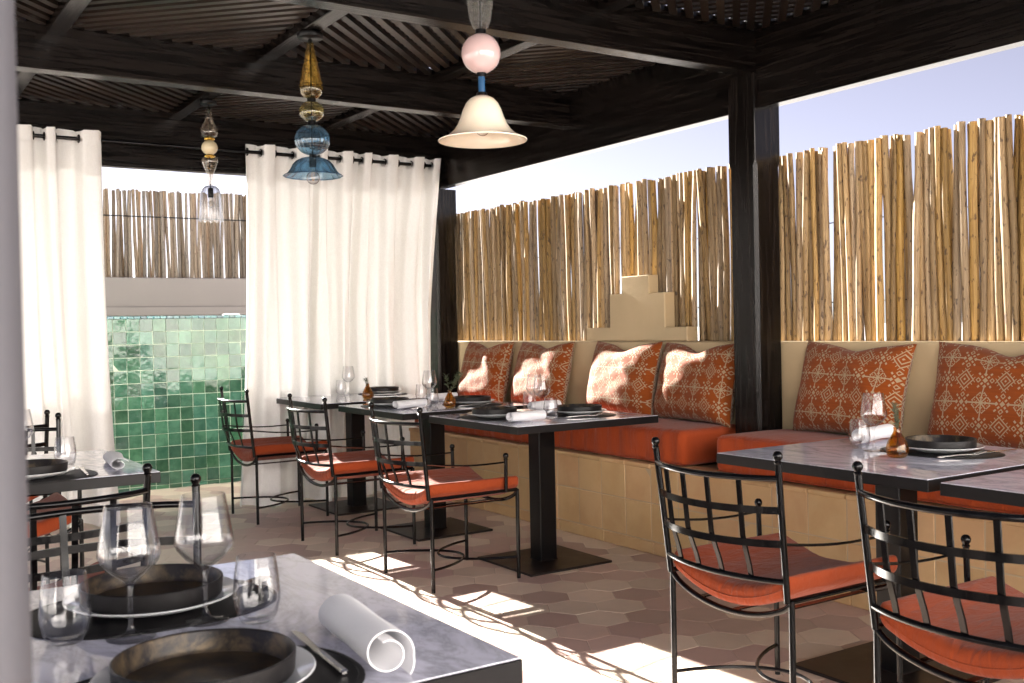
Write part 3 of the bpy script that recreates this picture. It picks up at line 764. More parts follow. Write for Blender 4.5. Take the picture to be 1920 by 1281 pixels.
# ------------------------------------------------------------------ curtains and rods
def rod(y, x0, x1, z, label):
    t = thing('curtain_rod', label, 'curtain rod', ((x0+x1)/2, y, z), world=True)
    b = MB(); b.tube([(x0, y, z), (x1, y, z)], .0125, 12); b.build('rod', M['iron'], t)
    n = max(2, int((x1-x0)/1.6))
    for i in range(n+1):
        xx = x0+.05+(x1-x0-.1)*i/n
        b = MB(); b.box(xx-.006, xx+.006, y+.011, y+.082, z-.006, z+.006); b.box(xx-.018, xx+.018, y+.075, y+.0815, z-.03, z+.03, .002); b.build('bracket', M['iron'], t, smooth=False)
    return t
rod(6.94, -2.0, 3.87, 2.443, 'long black curtain rod below the far beam')
def curtain(name, label, x0, x1, y, ztop, zbot, per, amp, seed, edge=None, mat='curtain', nz=46):
    rg = np.random.default_rng(seed); ppf = 18; nx = int(per*ppf)
    fph = rg.uniform(-.6, .6, int(per)+4); fam = rg.uniform(.35, 1.55, int(per)+4); b = MB()
    ph2 = rg.uniform(0, 6.28, 8)
    # irregular fold widths
    wd = rg.uniform(.5, 1.5, int(math.ceil(per))+2)
    cum = np.concatenate([[0], np.cumsum(wd)]); 
    def sfun(s):
        q = s*per; k = int(q); fr = q-k
        return (cum[k]+fr*wd[k])/(cum[int(per)] + (per-int(per))*wd[int(per)])
    t = thing(name, label, 'curtain', ((x0+x1)/2, y, 0), world=True, group='white linen curtains')
    zs = [ztop-(ztop-zbot)*(i/(nz-1))**1.0 for i in range(nz)]
    zs = sorted(set([ztop, ztop-.02, ztop-.055, ztop-.10, ztop-.11]+zs[1:]), reverse=True)
    cross = []
    for zi, z in enumerate(zs):
        dn = (ztop-z)/(ztop-zbot)
        for i in range(nx+1):
            s = i/nx; q = s*per; k = int(q)
            fam_ = fam[k]*(1-(q-k))+fam[k+1]*(q-k)
            wv = math.sin(2*PI*q+fph[k % len(fph)]*0)
            sq = math.tanh(1.9*wv)/math.tanh(1.9)
            A = amp*(1+(fam_-1)*min(1, dn*1.6))*(1+.25*dn)
            yy = y+A*(sq*(1-.45*dn)+wv*.45*dn)
            yy += min(1, dn*2)*.030*math.sin(2*PI*q*.5+ph2[0]+2*dn)+dn*.022*math.sin(2*PI*q*1.7+ph2[1]+3*dn)
            yy += min(1, dn*3)*(.010*math.sin(2*PI*q*2.6+ph2[3]+5*dn)+.005*math.sin(2*PI*q*4.3+ph2[4]-9*dn))
            xx = x0+(x1-x0)*sfun(s)
            xx += .018*math.sin(4*PI*q)*(-1)*(.35+.3*dn)
            xx += dn*.028*math.sin(3.1*q+ph2[2]+1.3*dn)
            if edge is not None:
                e0, e1 = edge(dn, z); xx += e0*(1-s)+e1*s
            zz = z+.006*math.sin(2*PI*q+.5)*(zi == 0)-.012*(abs(math.sin(PI*q*2))<.5)*(zi < 3)*(1-zi/3.)*.6
            b.v.append((xx, yy, zz))
            if zi == 0 and i > 0:
                q0 = (i-1)/nx*per
                if int(q0*2) != int(q*2) or (i == 1): cross.append((xx, q))
    for zi in range(len(zs)-1):
        for i in range(nx):
            a = zi*(nx+1)+i; b.f.append((a, a+1, a+nx+2, a+nx+1)); b.mi.append(0)
    b.build('fabric', M[mat], t, ang=180)
    for xx, q in cross:
        g_ = MB(); ring = [(xx, y+.023*math.cos(a), 2.443+.023*math.sin(a)) for a in np.linspace(0, 2*PI, 17)]
        g_.tube(ring, .0055, 6, cap=False); gl = g_.build('grommet', M['iron'], t)
    # stitched heading band: a thin raised seam following the fabric
    sm = MB(); r0 = 4
    row = [b.v[r0*(nx+1)+i] for i in range(nx+1)]
    sm.tube([(p[0], p[1]-.0015, p[2]) for p in row], .0011, 4, cap=False); sm.build('seam', M[mat], t)
    return t
def edgeR(dn, z):   # right curtain: left edge drifts left near floor, right edge flares at the top and is pulled in below
    left = -.055*dn**3
    right = .115*(1-min(1, dn/.5))**1.4-.02
    return left, right
curtain('curtain', 'wide white linen curtain hanging between the open gap and the corner post', 2.386, 3.80, 6.94, 2.500, .012, 8.0, .054, 3, edgeR)
curtain('curtain', 'white linen curtain left of the gap showing the green tiles', -1.95, 1.447, 6.94, 2.500, .012, 17.0, .054, 8, lambda dn, z: (0, .0+.06*dn**2))
t = thing('plaster_pillar', 'blurred pale grey pillar edge close to the camera at the extreme left', 'pillar', (-.15, .85, 0), world=True)
b = MB(); b.rbox(.235, .24, 1.6, .035, (4, 4, 20), lambda p: np.array(p)+np.array([-.1452, .85, 1.6])); b.build('shaft', M['pillar'], t, ang=60)
b = MB(); b.box(-.41, .080, .58, 1.12, 0, .09, .006); b.build('plinth', M['pillar'], t, smooth=False)

# ------------------------------------------------------------------ tables
def make_table():
    t = thing('bench_table', 'x', 'table')
    b = MB(); b.box(-.425, .425, -.425, .425, .713, .7475, .0015); b.build('edge_frame', M['edge_black'], t, smooth=False)
    b = MB(); b.box(-.4225, .4225, -.4225, .4225, .7478, .7500, .0006); b.build('marble_top', M['marble'], t, smooth=False)
    b = MB(); b.box(-.05, .05, -.05, .05, .0125, .712, .004); b.build('pedestal', M['table_black'], t, smooth=False)
    b = MB(); b.box(-.052, .052, -.052, .052, .0123, .0165, .001); b.build('weld_collar', M['base_black'], t, smooth=False)
    b = MB(); b.box(-.25, .25, -.25, .25, .0, .012, .002); b.build('base_plate', M['base_black'], t, smooth=False)
    b = MB(); b.box(-.16, .16, -.16, .16, .7055, .7127); b.build('top_bracket', M['table_black'], t, smooth=False)
    return t
tp = make_table(); used = []
GT = 'square grey marble dining tables'
TABS = [(2.965, 6.53, 'farthest marble table by the white curtain, with a wine glass and amber vase'),
        (2.995, 5.475, 'middle marble table of the bench row, with the leafy amber vase'),
        (3.035, 4.395, 'bench table with two wine glasses, nearest of the row of three'),
        (3.025, 2.255, 'marble table on the right holding a single plate stack and rosemary vase'),
        (3.005, 1.355, 'bare marble table cut off by the right edge of the picture'),
        (.365, 1.625, 'large blurred marble table in the front left corner'),
        (.475, 3.975, 'marble table at left in front of the green tiles, behind black chair backs')]
for x, y, l in TABS: place(tp, used, (x, y, 0), R(random.gauss(0, .25)), l, GT)

# ------------------------------------------------------------------ chairs (front is +X in local space, rear legs at x=0)
def make_chair():
    t = thing('iron_armchair', 'x', 'chair')
    I = M['iron']; W = .245; D = .468; lr = .0092
    for sx in (0, D):
        for sy in (-1, 1):
            b = MB(); b.tube([(sx, sy*W, 0), (sx, sy*W, .43)], lr, 10); b.build('leg', I, t)
    def back(z):                      # rake and flare of the back at height z
        q = (z-.43)/.42; return -.012-.045*q, .240+.014*q
    def lathe_fin(c):
        f = MB(); f.lathe([(0, .030), (.006, .0295), (.0105, .026), (.0138, .019), (.0132, .012), (.0095, .006), (.0085, .003), (.0112, 0), (.0105, -.003), (.0085, -.006)][::-1], 12, c)
        return f
    for sy in (-1, 1):
        p = []
        for z in np.linspace(.425, .822, 6):
            bx, by = back(z); p.append((bx, sy*by, z))
        b = MB(); b.tube(p, .0098, 10); po = b.build('back_post', I, t)
        lathe_fin((p[-1][0]-.001, p[-1][1], .824)).build('finial', I, po)
        b = MB(); b.tube([(.40, sy*.252, .425), (.40, sy*.256, .578)], .0088, 10); po = b.build('arm_post', I, t)
        lathe_fin((.40, sy*.256, .580)).build('finial', I, po)
        bx, by = back(.592)
        b = MB(); b.tube(arc(lambda q: (bx+(.40-bx)*q, sy*(by+(.256-by)*q), .592-.026*q-.012*math.sin(PI*q)), 9), .0042, 6); b.build('arm_rod', I, t)
        b = MB(); b.tube([(0, sy*W, .428), (D, sy*W, .428)], .0085, 8); b.build('seat_rail', I, t)
    bow = .088
    def rail(z):
        bx, by = back(z)
        return arc(lambda q: (bx-bow*(1-(2*q-1)**2)**.9*(1.0-.35*(z < .5)), -by+2*by*q, z), 17)
    b = MB(); b.tube(rail(.777), .0088, 10); b.build('top_rail', I, t)
    for z in (.687, .592):
        b = MB(); b.bar(rail(z), .020, .006, (0, 0, 1)); b.build('cross_rail', I, t, ang=50)
    b = MB(); b.tube(rail(.484), .0085, 10); b.build('bottom_rail', I, t)
    for q in (.2, .4, .6, .8):
        p = []
        for z in np.linspace(.777, .484, 8):
            bx, by = back(z); bo = bow*(1-(2*q-1)**2)**.9*(1-.35*max(0, min(1, (.6-z)/.1))) 
            p.append((bx-bo+.004, (-by+2*by*q), z))
        b = MB(); b.bar(p, .0165, .0055, (0, 1, 0)); b.build('back_slat', I, t, ang=50)
    sag = lambda v: -.068*(1-(v/W)**2)**.75 if abs(v) < W else 0
    for sx in (0, D):
        b = MB(); b.tube(arc(lambda q: (sx, -W+2*W*q, .420+sag(-W+2*W*q)), 21), .0088, 10); b.build('seat_arc', I, t)
    for v in (-.13, 0, .13):
        b = MB(); b.bar([(0, v, .418+sag(v)), (D, v, .418+sag(v))], .022, .004, (0, 1, 0)); b.build('seat_strap', I, t, smooth=False)
    # two bowed stretchers that cross in the middle
    for sx, dr in ((0, 1), (D, -1)):
        def st(q):
            v = -W+2*W*q; k = 1-(2*q-1)**2
            return (sx+dr*(.285*k**.8+.0), v, .103)
        b = MB(); b.tube(arc(st, 25), .0062, 8); b.build('stretcher', I, t)
    # seat cushion that sags between the rails
    ca, cb, cc = .252, .236, .031
    def warp(p):
        q = np.array(p); v = p[1]
        q[2] += .066*((v/cb)**2)-.066*.0
        q[0] += .0; pu = .010*(1-(p[0]/ca)**2)*(1-(v/cb)**2)
        q[2] += pu if p[2] > 0 else 0
        q[2] += .002*math.sin(v*40+p[0]*9)*(p[2] > 0)
        return q
    b = MB(); b.rbox(ca, cb, cc, .022, (9, 14, 2), warp); cu = b.build('seat_cushion', M['seat_orange'], t, ang=80)
    cu.location = (D/2+.006, 0, .352+.052)
    pb = MB()
    pts = []
    for q in np.linspace(0, 1, 30):
        v = -cb+.012+2*(cb-.012)*q; pts.append((-ca-.0005, v, -cc*.15+.066*((v/cb)**2)))
    pb.tube(pts, .003, 5); pb.build('piping', M['seat_orange'], cu)
    return t
cp = make_chair(); used = []
GC = 'black iron armchairs with orange seats'
CH = [(2.262, 4.413, 0, 'black iron armchair at the bench table with two wine glasses, sun on its seat'),
      (2.232, 5.430, 0, 'black iron armchair at the middle bench table, sunlit orange seat'),
      (2.197, 6.575, 0, 'black iron armchair farthest away, standing before the white curtain'),
      (2.213, 2.240, 0, 'black iron armchair at the right table with the rosemary vase'),
      (2.205, 1.462, 0, 'black iron armchair cut off in the bottom right corner'),
      (.462, 3.010, PI/2, 'black iron armchair with its back before the left table by the green tiles'),
      (.505, 2.590, -PI/2, 'black iron armchair facing the blurred front left table'),
      (.608, 5.140, -PI/2, 'black iron armchair on the far side of the left table, mostly hidden'),
      (.600, 5.500, PI/2, 'black iron armchair backing onto another chair before the left curtain')]
for x, y, a, l in CH: place(cp, used, (x, y, 0), a, l, GC)

# ------------------------------------------------------------------ tableware
TT = .7502
def make_dark_plate():
    t = thing('dark_plate', 'x', 'plate')
    b = MB(); b.lathe([(0, 0), (.098, 0), (.106, .002), (.113, .010), (.1150, .033), (.1150, .0355), (.1138, .0370), (.1120, .0365)], 56, cap=False); b.build('outer_wall', M['dark_out'], t, ang=35)
    b = MB(); b.lathe([(.1120, .0365), (.1105, .0345), (.1085, .0125), (.1045, .0075), (.0, .0062)], 56, cap=False); b.build('glazed_inside', M['dark_in'], t, ang=35)
    return t
def make_white_plate():
    b = MB(); b.lathe([(0, .0), (.075, .0), (.085, .003), (.120, .0125), (.138, .0195), (.1400, .0215), (.1385, .0228), (.120, .0165), (.088, .0085), (.0, .0075)], 56)
    o = b.build('white_plate', M['white_china'], ang=50); return tag(o, 'x', 'plate')
def make_mat():
    t = thing('placemat', 'x', 'placemat')
    b = MB(); V = []
    n = 48
    for z, rr in ((0, 1), (.0022, 1), (.0028, .99)):
        for k in range(n):
            a = 2*PI*k/n; ex = 2.4
            cx = abs(math.cos(a))**(2/ex)*math.copysign(1, math.cos(a)); sy = abs(math.sin(a))**(2/ex)*math.copysign(1, math.sin(a))
            V.append((.155*rr*cx, .205*rr*sy, z))
    F_ = [(i*n+k, i*n+(k+1) % n, (i+1)*n+(k+1) % n, (i+1)*n+k) for i in range(2) for k in range(n)]+[tuple(2*n+k for k in range(n)), tuple(range(n))[::-1]]
    b.add(V, F_); b.build('leather_sheet', M['leather'], t)
    b = MB(); pts = [(V[2*n+k][0]*.96, V[2*n+k][1]*.97, .0031) for k in range(n)]+[(V[2*n][0]*.96, V[2*n][1]*.97, .0031)]
    b.tube(pts, .0006, 4, cap=False); b.build('stitching', M['leather'], t)
    return t
def make_wine():
    t = thing('wine_glass', 'x', 'wine glass')
    outer = [(0, 0), (.034, .0), (.0362, .0012), (.034, .0025), (.016, .0048), (.0075, .0095), (.0042, .02), (.0036, .045), (.0038, .072), (.0056, .082), (.012, .088), (.030, .102), (.0425, .117), (.0462, .1265), (.0455, .136), (.0405, .167), (.0345, .2025)]
    inner = [(.0337, .2030), (.0329, .2025), (.0389, .167), (.0438, .136), (.0445, .1270), (.0410, .1185), (.029, .1045), (.011, .0915), (.0, .0895)]
    b = MB(); b.lathe(outer+inner, 40); b.build('bowl_and_stem', M['glass'], t, ang=60); return t
def make_tumbler():
    t = thing('tumbler', 'x', 'tumbler')
    outer = [(0, 0), (.020, 0), (.0255, .0025), (.0325, .015), (.0368, .034), (.0372, .045), (.0350, .072), (.0305, .1045)]
    inner = [(.0298, .1050), (.0290, .1045), (.0335, .072), (.0356, .045), (.0350, .034), (.0305, .0175), (.022, .0095), (0, .0085)]
    b = MB(); b.lathe(outer+inner, 40); b.build('glass_body', M['glass'], t, ang=60); return t
def make_vase():
    t = thing('bud_vase', 'x', 'vase')
    outer = [(0, 0), (.024, 0), (.031, .006), (.0362, .020), (.0365, .032), (.0315, .050), (.0215, .068), (.0135, .082), (.0110, .092), (.0125, .100)]
    inner = [(.0115, .1005), (.0098, .098), (.0088, .092), (.0110, .082), (.019, .067), (.029, .049), (.034, .032), (.0338, .021), (.028, .010), (0, .008)]
    b = MB(); b.lathe(outer+inner, 32); b.build('amber_body', M['vase_amber'], t, ang=60); return t
def make_napkin(rad=.024, L=.20, seed=1, turns=2.6, flat=.85, taper=.0):
    b = MB(); rg = np.random.default_rng(seed); ns, nl = 72, 9; th = .0016; ph = rg.uniform(0, 6, 4)
    def P(s, l, o):
        a = 2*PI*turns*s; r = rad*(.42+.58*s)+o
        x = (l-.5)*L; r *= (1-taper*abs(2*l-1)+.02*math.sin(9*l+ph[0]))
        if s > .93: r += .004*((s-.93)/.07)*(1+math.sin(5*l+ph[1]))
        return (x+.004*math.sin(a+ph[2])*(1 if l > .5 else -1)*abs(2*l-1), r*math.cos(a+1.2), r*math.sin(a+1.2)*flat)
    V = []; 
    for o in (0, th):
        for i in range(ns+1):
            for j in range(nl+1): V.append(P(i/ns, j/nl, o))
    zmin = min(v[2] for v in V); V = [(v[0], v[1], v[2]-zmin) for v in V]
    k = (ns+1)*(nl+1); F_ = []
    for i in range(ns):
        for j in range(nl):
            a = i*(nl+1)+j; q = (a, a+1, a+nl+2, a+nl+1); F_.append(q); F_.append(tuple(x+k for x in q[::-1]))
        a0, a1 = i*(nl+1), (i+1)*(nl+1); F_.append((a0, a1, a1+k, a0+k)); e0, e1 = a0+nl, a1+nl; F_.append((e1, e0, e0+k, e1+k))
    for j in range(nl):
        F_.append((j+1, j, j+k, j+1+k)); a = ns*(nl+1)+j; F_.append((a, a+1, a+1+k, a+k))
    b.add(V, F_); b.fix = True
    o = b.build('napkin', M['napkin'], ang=60); return tag(o, 'x', 'napkin')
def make_knife():
    t = thing('knife', 'x', 'knife')
    b = MB(); b.box(-.115, -.01, -.0055, .0055, .0, .0075, .0022); b.build('handle', M['steel'], t, smooth=False)
    b = MB(); v = [(-.01, -.005, .002), (.09, -.0085, .002), (.108, -.004, .002), (.112, .004, .002), (-.01, .005, .002)]
    V = v+[(p[0], p[1], .0042) for p in v]; F_ = [(4, 3, 2, 1, 0), (5, 6, 7, 8, 9)]+[(i, (i+1) % 5, 5+(i+1) % 5, 5+i) for i in range(5)]
    b.add(V, F_); b.build('blade', M['steel'], t, smooth=False); return t
def make_fork():
    t = thing('fork', 'x', 'fork')
    b = MB(); b.bar([(-.10, 0, .003), (-.02, 0, .006), (.03, 0, .0045)], .010, .0026, (0, 1, 0)); b.bar([(.03, 0, .0045), (.045, 0, .003), (.058, 0, .0035)], .020, .0022, (0, 1, 0)); b.build('handle', M['steel'], t)
    for y in (-.0085, -.0028, .0028, .0085):
        b = MB(); b.bar([(.058, y, .0035), (.08, y, .0085), (.098, y, .010)], .0028, .002, (0, 1, 0)); b.build('tine', M['steel'], t)
    return t
def make_spoon():
    t = thing('spoon', 'x', 'spoon')
    b = MB(); b.bar([(-.11, 0, .003), (-.03, 0, .0075), (.03, 0, .006)], .009, .0026, (0, 1, 0)); b.build('handle', M['steel'], t)
    b = MB(); V = []; n = 16
    for rr, z in ((1, .008), (.75, .0045), (.4, .0025), (.05, .002)):
        for k in range(n): a = 2*PI*k/n; V.append((.055+.030*rr*math.cos(a), .019*rr*math.sin(a), z))
    F_ = [(i*n+k, i*n+(k+1) % n, (i+1)*n+(k+1) % n, (i+1)*n+k) for i in range(3) for k in range(n)]+[tuple(3*n+k for k in range(n))]
    b.add(V, F_); b.build('bowl', M['steel'], t); return t
protos = {'dark': (make_dark_plate(), []), 'white': (make_white_plate(), []), 'mat': (make_mat(), []), 'wine': (make_wine(), []), 'tum': (make_tumbler(), []),
          'vase': (make_vase(), []), 'knife': (make_knife(), []), 'fork': (make_fork(), []), 'spoon': (make_spoon(), [])}
GRP = {'dark': 'dark stoneware plates', 'white': 'white under plates', 'mat': 'dark leather placemats', 'wine': 'stemmed wine glasses', 'tum': 'stemless tumblers', 'vase': 'amber bud vases',
       'knife': 'steel cutlery', 'fork': 'steel cutlery', 'spoon': 'steel cutlery'}
def put(kind, x, y, label, rot=0.0, dz=0.0):
    p, u = protos[kind]; return place(p, u, (x, y, TT+dz), rot, label, GRP[kind])
def setting(x, y, where, rot=0.0):
    put('mat', x, y, 'dark leather placemat under the plates '+where, rot)
    put('white', x, y, 'wide white plate under the dark plate '+where, 0, .0030)
    put('dark', x, y, 'dark bronze walled plate '+where, random.uniform(0, 6), .0030+.0082)
setting(.388, 1.332, 'nearest the camera on the front left table', PI/2)
setting(.437, 1.792, 'behind the wine glasses on the front left table', PI/2)
setting(.520, 3.680, 'on the left table by the green tiles', PI/2)
setting(3.165, 2.178, 'on the right table beside the rosemary vase', 0)
setting(2.800, 4.470, 'on the chair side of the two-wine-glass bench table', 0)
setting(3.205, 4.290, 'on the bench side of the two-wine-glass bench table', 0)
setting(2.765, 5.590, 'on the chair side of the middle bench table', 0)
setting(3.180, 5.330, 'on the bench side of the middle bench table', 0)
setting(3.255, 6.690, 'on the farthest table by the curtain', 0)
put('wine', .365, 1.632, 'left wine glass of the pair on the blurred front left table')
put('wine', .485, 1.654, 'right wine glass of the pair on the blurred front left table')
put('wine', .540, 4.020, 'wine glass beside the near curtain edge on the left table')
put('wine', 3.030, 2.346, 'wine glass on the right table between tumbler and rosemary vase')
put('wine', 3.130, 4.589, 'left and farther wine glass of the pair in front of the second pillow')
put('wine', 3.081, 4.449, 'right and nearer wine glass of the pair in front of the second pillow')
put('wine', 3.037, 5.591, 'wine glass in front of the dark corner post')
put('wine', 3.043, 6.800, 'wine glass standing against the white curtain on the farthest table')
put('tum', .279, 1.669, 'blurred tumbler in front of the black chair back at lower left')
put('tum', .552, 1.604, 'blurred tumbler right of the front left wine glasses')
put('tum', .666, 3.901, 'tumbler on the left table next to the rolled napkin')
put('tum', 3.057, 2.428, 'tumbler left of the wine glass on the right table')
put('tum', 3.170, 4.698, 'tumbler behind the paired wine glasses on the bench table')
put('tum', 2.952, 4.189, 'tumbler in front of the paired wine glasses beside the rolled napkin')
put('tum', 3.112, 5.840, 'farther tumbler under the wine glass on the middle table')
put('tum', 2.965, 5.425, 'nearer tumbler under the wine glass on the middle table')
put('tum', 3.011, 6.860, 'tumbler beside the wine glass on the farthest table')
put('vase', 2.944, 2.187, 'amber bud vase holding a rosemary sprig on the right table')
put('vase', 2.961, 5.210, 'amber bud vase with bushy olive sprigs on the middle table')
put('vase', 2.960, 6.310, 'amber bud vase with a short green tuft on the farthest table')
def napkin(x, y, rot, label, **k):
    o = make_napkin(**k); o.location = (x, y, TT+.0005); o.rotation_euler = (0, 0, rot); o['label'] = label; o['group'] = 'rolled white napkins'; return o
napkin(.612, 1.345, R(84), 'large blurred rolled white napkin on the front left table', rad=.036, L=.225, seed=3, turns=1.45, flat=.92)
napkin(.225, 1.90, R(80), 'white napkin half hidden by the near curtain edge', rad=.035, L=.20, seed=9, turns=1.75)
napkin(.815, 3.83, R(84), 'folded white napkin on the left table by the green tiles', rad=.030, L=.26, seed=4, turns=1.25, flat=.72)
napkin(2.795, 4.170, R(6), 'rolled white napkin on the nearer edge of the two-wine-glass table', rad=.026, L=.215, seed=5)
napkin(2.775, 5.345, R(12), 'rolled white napkin at the near edge of the middle table', rad=.026, L=.22, seed=6)
napkin(3.245, 4.665, R(4), 'white napkin behind the paired wine glasses', rad=.026, L=.2, seed=7)
napkin(3.20, 5.72, R(4), 'white napkin behind the leafy vase on the middle table', rad=.026, L=.2, seed=8)
napkin(3.265, 2.530, R(12), 'white napkin behind the tumbler on the right table', rad=.03, L=.25, seed=10)
put('knife', .562, 1.385, 'steel knife beside the nearest plate on the front left table', R(86), .003)
put('knife', .688, 3.70, 'steel knife on the placemat of the left table', R(85), .003)
put('spoon', .585, 1.80, 'steel spoon right of the farther plate on the front left table', R(30), .003)
put('fork', .215, 1.30, 'steel fork left of the nearest plate on the front left table', R(88), .003)
put('fork', 3.10, 2.055, 'steel fork in front of the plate on the right table', R(-12), .003)
put('knife', 3.27, 2.04, 'steel knife in front of the plate on the right table', R(-4), .003)
put('fork', 3.13, 4.15, 'steel fork in front of the bench side plate of the two-wine-glass table', R(-10), .003)
put('fork', 3.12, 5.195, 'steel fork in front of the bench side plate of the middle table', R(-10), .003)
put('fork', 3.22, 6.535, 'steel fork in front of the plate on the farthest table', R(-10), .003)

# sprigs in the vases
def leafq(b, p, d, L, wd, up):
    d = np.array(d)/np.linalg.norm(d); s_ = np.cross(d, up); s_ /= (np.linalg.norm(s_)+1e-9); nn = np.cross(s_, d)
    p = np.array(p); m = p+d*L*.5+nn*L*.06
    b.add([p, m+s_*wd/2, p+d*L, m-s_*wd/2, m+nn*.0012], [(0, 1, 4), (1, 2, 4), (2, 3, 4), (3, 0, 4)])
def sprig(name, x, y, stems, label, leafL, leafW, dens, seed, spread, ht):
    rg = np.random.default_rng(seed); t = thing(name, label, 'plant sprig', (x, y, TT+.012), world=True, group='sprigs in amber vases')
    ls = MB(); st = MB()
    for k in range(stems):
        a = rg.uniform(0, 6.28); sp = spread*rg.uniform(.4, 1); hh = ht*rg.uniform(.7, 1.05)
        pts = []
        for i in range(12):
            q = i/11; z = q*(.085+hh)
            o = sp*max(0, (z-.07))/max(.001, hh)*1.0
            pts.append((x+math.cos(a)*o+.003*math.sin(5*q+k), y+math.sin(a)*o+.003*math.cos(4*q+k), TT+.012+z))
        st.tube(pts, .0011, 5)
        for i in range(int(dens)):
            q = rg.uniform(.52, 1.0)*11; i0 = min(10, int(q)); p = np.array(pts[i0])*(1-(q-i0))+np.array(pts[i0+1])*(q-i0)
            az = rg.uniform(0, 6.28); el = rg.uniform(.2, 1.1)
            d = (math.cos(az)*math.cos(el), math.sin(az)*math.cos(el), math.sin(el))
            leafq(ls, p, d, leafL*rg.uniform(.6, 1.2), leafW*rg.uniform(.7, 1.2), (rg.uniform(-1, 1), rg.uniform(-1, 1), 1.5))
    st.build('stem', M['stem'], t); ls.build('leaves', M['leaf'], t, smooth=False)
sprig('rosemary_sprig', 2.944, 2.187, 3, 'upright green rosemary sprig in the right table vase', .016, .0022, 95, 2, .018, .085)
sprig('olive_sprig', 2.961, 5.210, 5, 'bushy grey green sprigs spreading from the middle table vase', .030, .009, 26, 5, .075, .115)
sprig('green_tuft', 2.960, 6.310, 3, 'short green tuft in the vase on the farthest table', .018, .004, 40, 7, .016, .045)

# ------------------------------------------------------------------ pendant lamps
def shell(prof, th):
    out = list(prof); inn = []
    for i in range(len(prof)-1, -1, -1):
        a = np.array(prof[max(i-1, 0)]); c = np.array(prof[min(i+1, len(prof)-1)]); d = c-a; d = d/np.linalg.norm(d)
        nrm = np.array([d[1], -d[0]]); p = np.array(prof[i])-nrm*th*np.sign(1)
        inn.append((max(.0005, p[0]), p[1]))
    return out+inn
def glass_part(name, prof, mat, t, th=.0025, n=64, rib=None, ang=60):
    pr = shell(prof, th)
    # keep the inner wall inside: for profiles running upward the normal points outward
    b = MB(); b.lathe(pr, n, rib=rib, closed=True); return b.build(name, mat, t, ang=ang)
def solid(name, prof, mat, t, n=32, rib=None, ang=50):
    b = MB(); b.lathe(prof, n, rib=rib); return b.build(name, mat, t, ang=ang)
def ell(z0, z1, r, n=14, c0=.14, c1=.14):   # ellipsoid profile going up, open by c at each end
    zc, hz = (z0+z1)/2, (z1-z0)/2; a0 = -PI/2+c0*PI/2; a1 = PI/2-c1*PI/2
    out = []
    for i in range(n):
        a = a0+(a1-a0)*i/(n-1); out.append((r*math.cos(a), zc+hz*math.sin(a)/math.sin(abs(a0)) if abs(a0) < 1.4 else zc+hz*math.sin(a)))
    return out
def bulb(t, z, rad=.03, cl=True):
    solid('socket', [(0, z+.02), (.015, z+.02), (.017, z+.024), (.017, z+.075), (.012, z+.08), (0, z+.08)], M['table_black'], t)
    pr = [(.012, z+.02), (.014, z+.006)]+[(rad*math.sin(a), z-rad*.95+rad*math.cos(a)) for a in np.linspace(.5, PI-.05, 12)]
    o = glass_part('bulb', pr[::-1], M['glass'], t, .0010, 28)
    b = MB()
    for k in range(4):
        a = k*PI/2; b.tube([(.004*math.cos(a), .004*math.sin(a), z+.015), (.010*math.cos(a), .010*math.sin(a), z-rad*.6), (.003*math.cos(a), .003*math.sin(a), z-rad*1.4)], .0009, 4)
    b.build('filament', M['filament'], t)
GL = 'glass pendant lamps on the pergola'
# smoky clear lamp
L = thing('pendant_lamp', 'slim clear glass pendant with cream bead, farthest of the three lamps', 'pendant lamp', (1.955, 6.35, 0), group=GL)
solid('canopy', [(0, 2.608), (.047, 2.608), (.050, 2.611), (.050, 2.629), (0, 2.6295)], M['table_black'], L)
solid('rod', [(0, 2.10), (.003, 2.10), (.003, 2.61), (0, 2.61)], M['table_black'], L, 8)
solid('neck_cap', [(0, 2.575), (.014, 2.575), (.010, 2.595), (0, 2.597)], M['table_black'], L, 20)
glass_part('smoke_vase', [(.030, 2.408), (.044, 2.416), (.0535, 2.438), (.050, 2.462), (.036, 2.490), (.024, 2.515), (.0195, 2.545), (.0205, 2.583)], M['smoke'], L)
for zz in (2.399, 2.293):
    b = MB(); b.tube([(.024*math.cos(a), .024*math.sin(a), zz) for a in np.linspace(0, 2*PI, 25)], .0085, 8, cap=False); b.build('gold_ring', M['gold'], L)
solid('cream_bead', ell(2.301, 2.391, .049), M['cream_bead'], L)
glass_part('smoke_drop', [(.013, 2.115), (.014, 2.145), (.021, 2.185), (.036, 2.225), (.047, 2.255), (.049, 2.272), (.040, 2.287)], M['smoke'], L)
pr = [(.0735, 1.896), (.0705, 1.912), (.068, 1.935), (.066, 1.975), (.064, 2.02), (.060, 2.06), (.050, 2.092), (.032, 2.108), (.014, 2.113)]
b = MB(); p2 = shell(pr, .003); b.lathe(p2, 96, rib=(16, .03, 0), closed=True)
b.v = [(x*(1+.05*math.cos(12*math.atan2(y, x))*max(0, (1.93-z)/.035)), y*(1+.05*math.cos(12*math.atan2(y, x))*max(0, (1.93-z)/.035)), z+.006*math.cos(12*math.atan2(y, x))*max(0, (1.92-z)/.025)) for x, y, z in b.v]
b.build('ribbed_shade', M['ribbed'], L, ang=60)
bulb(L, 2.02, .022)
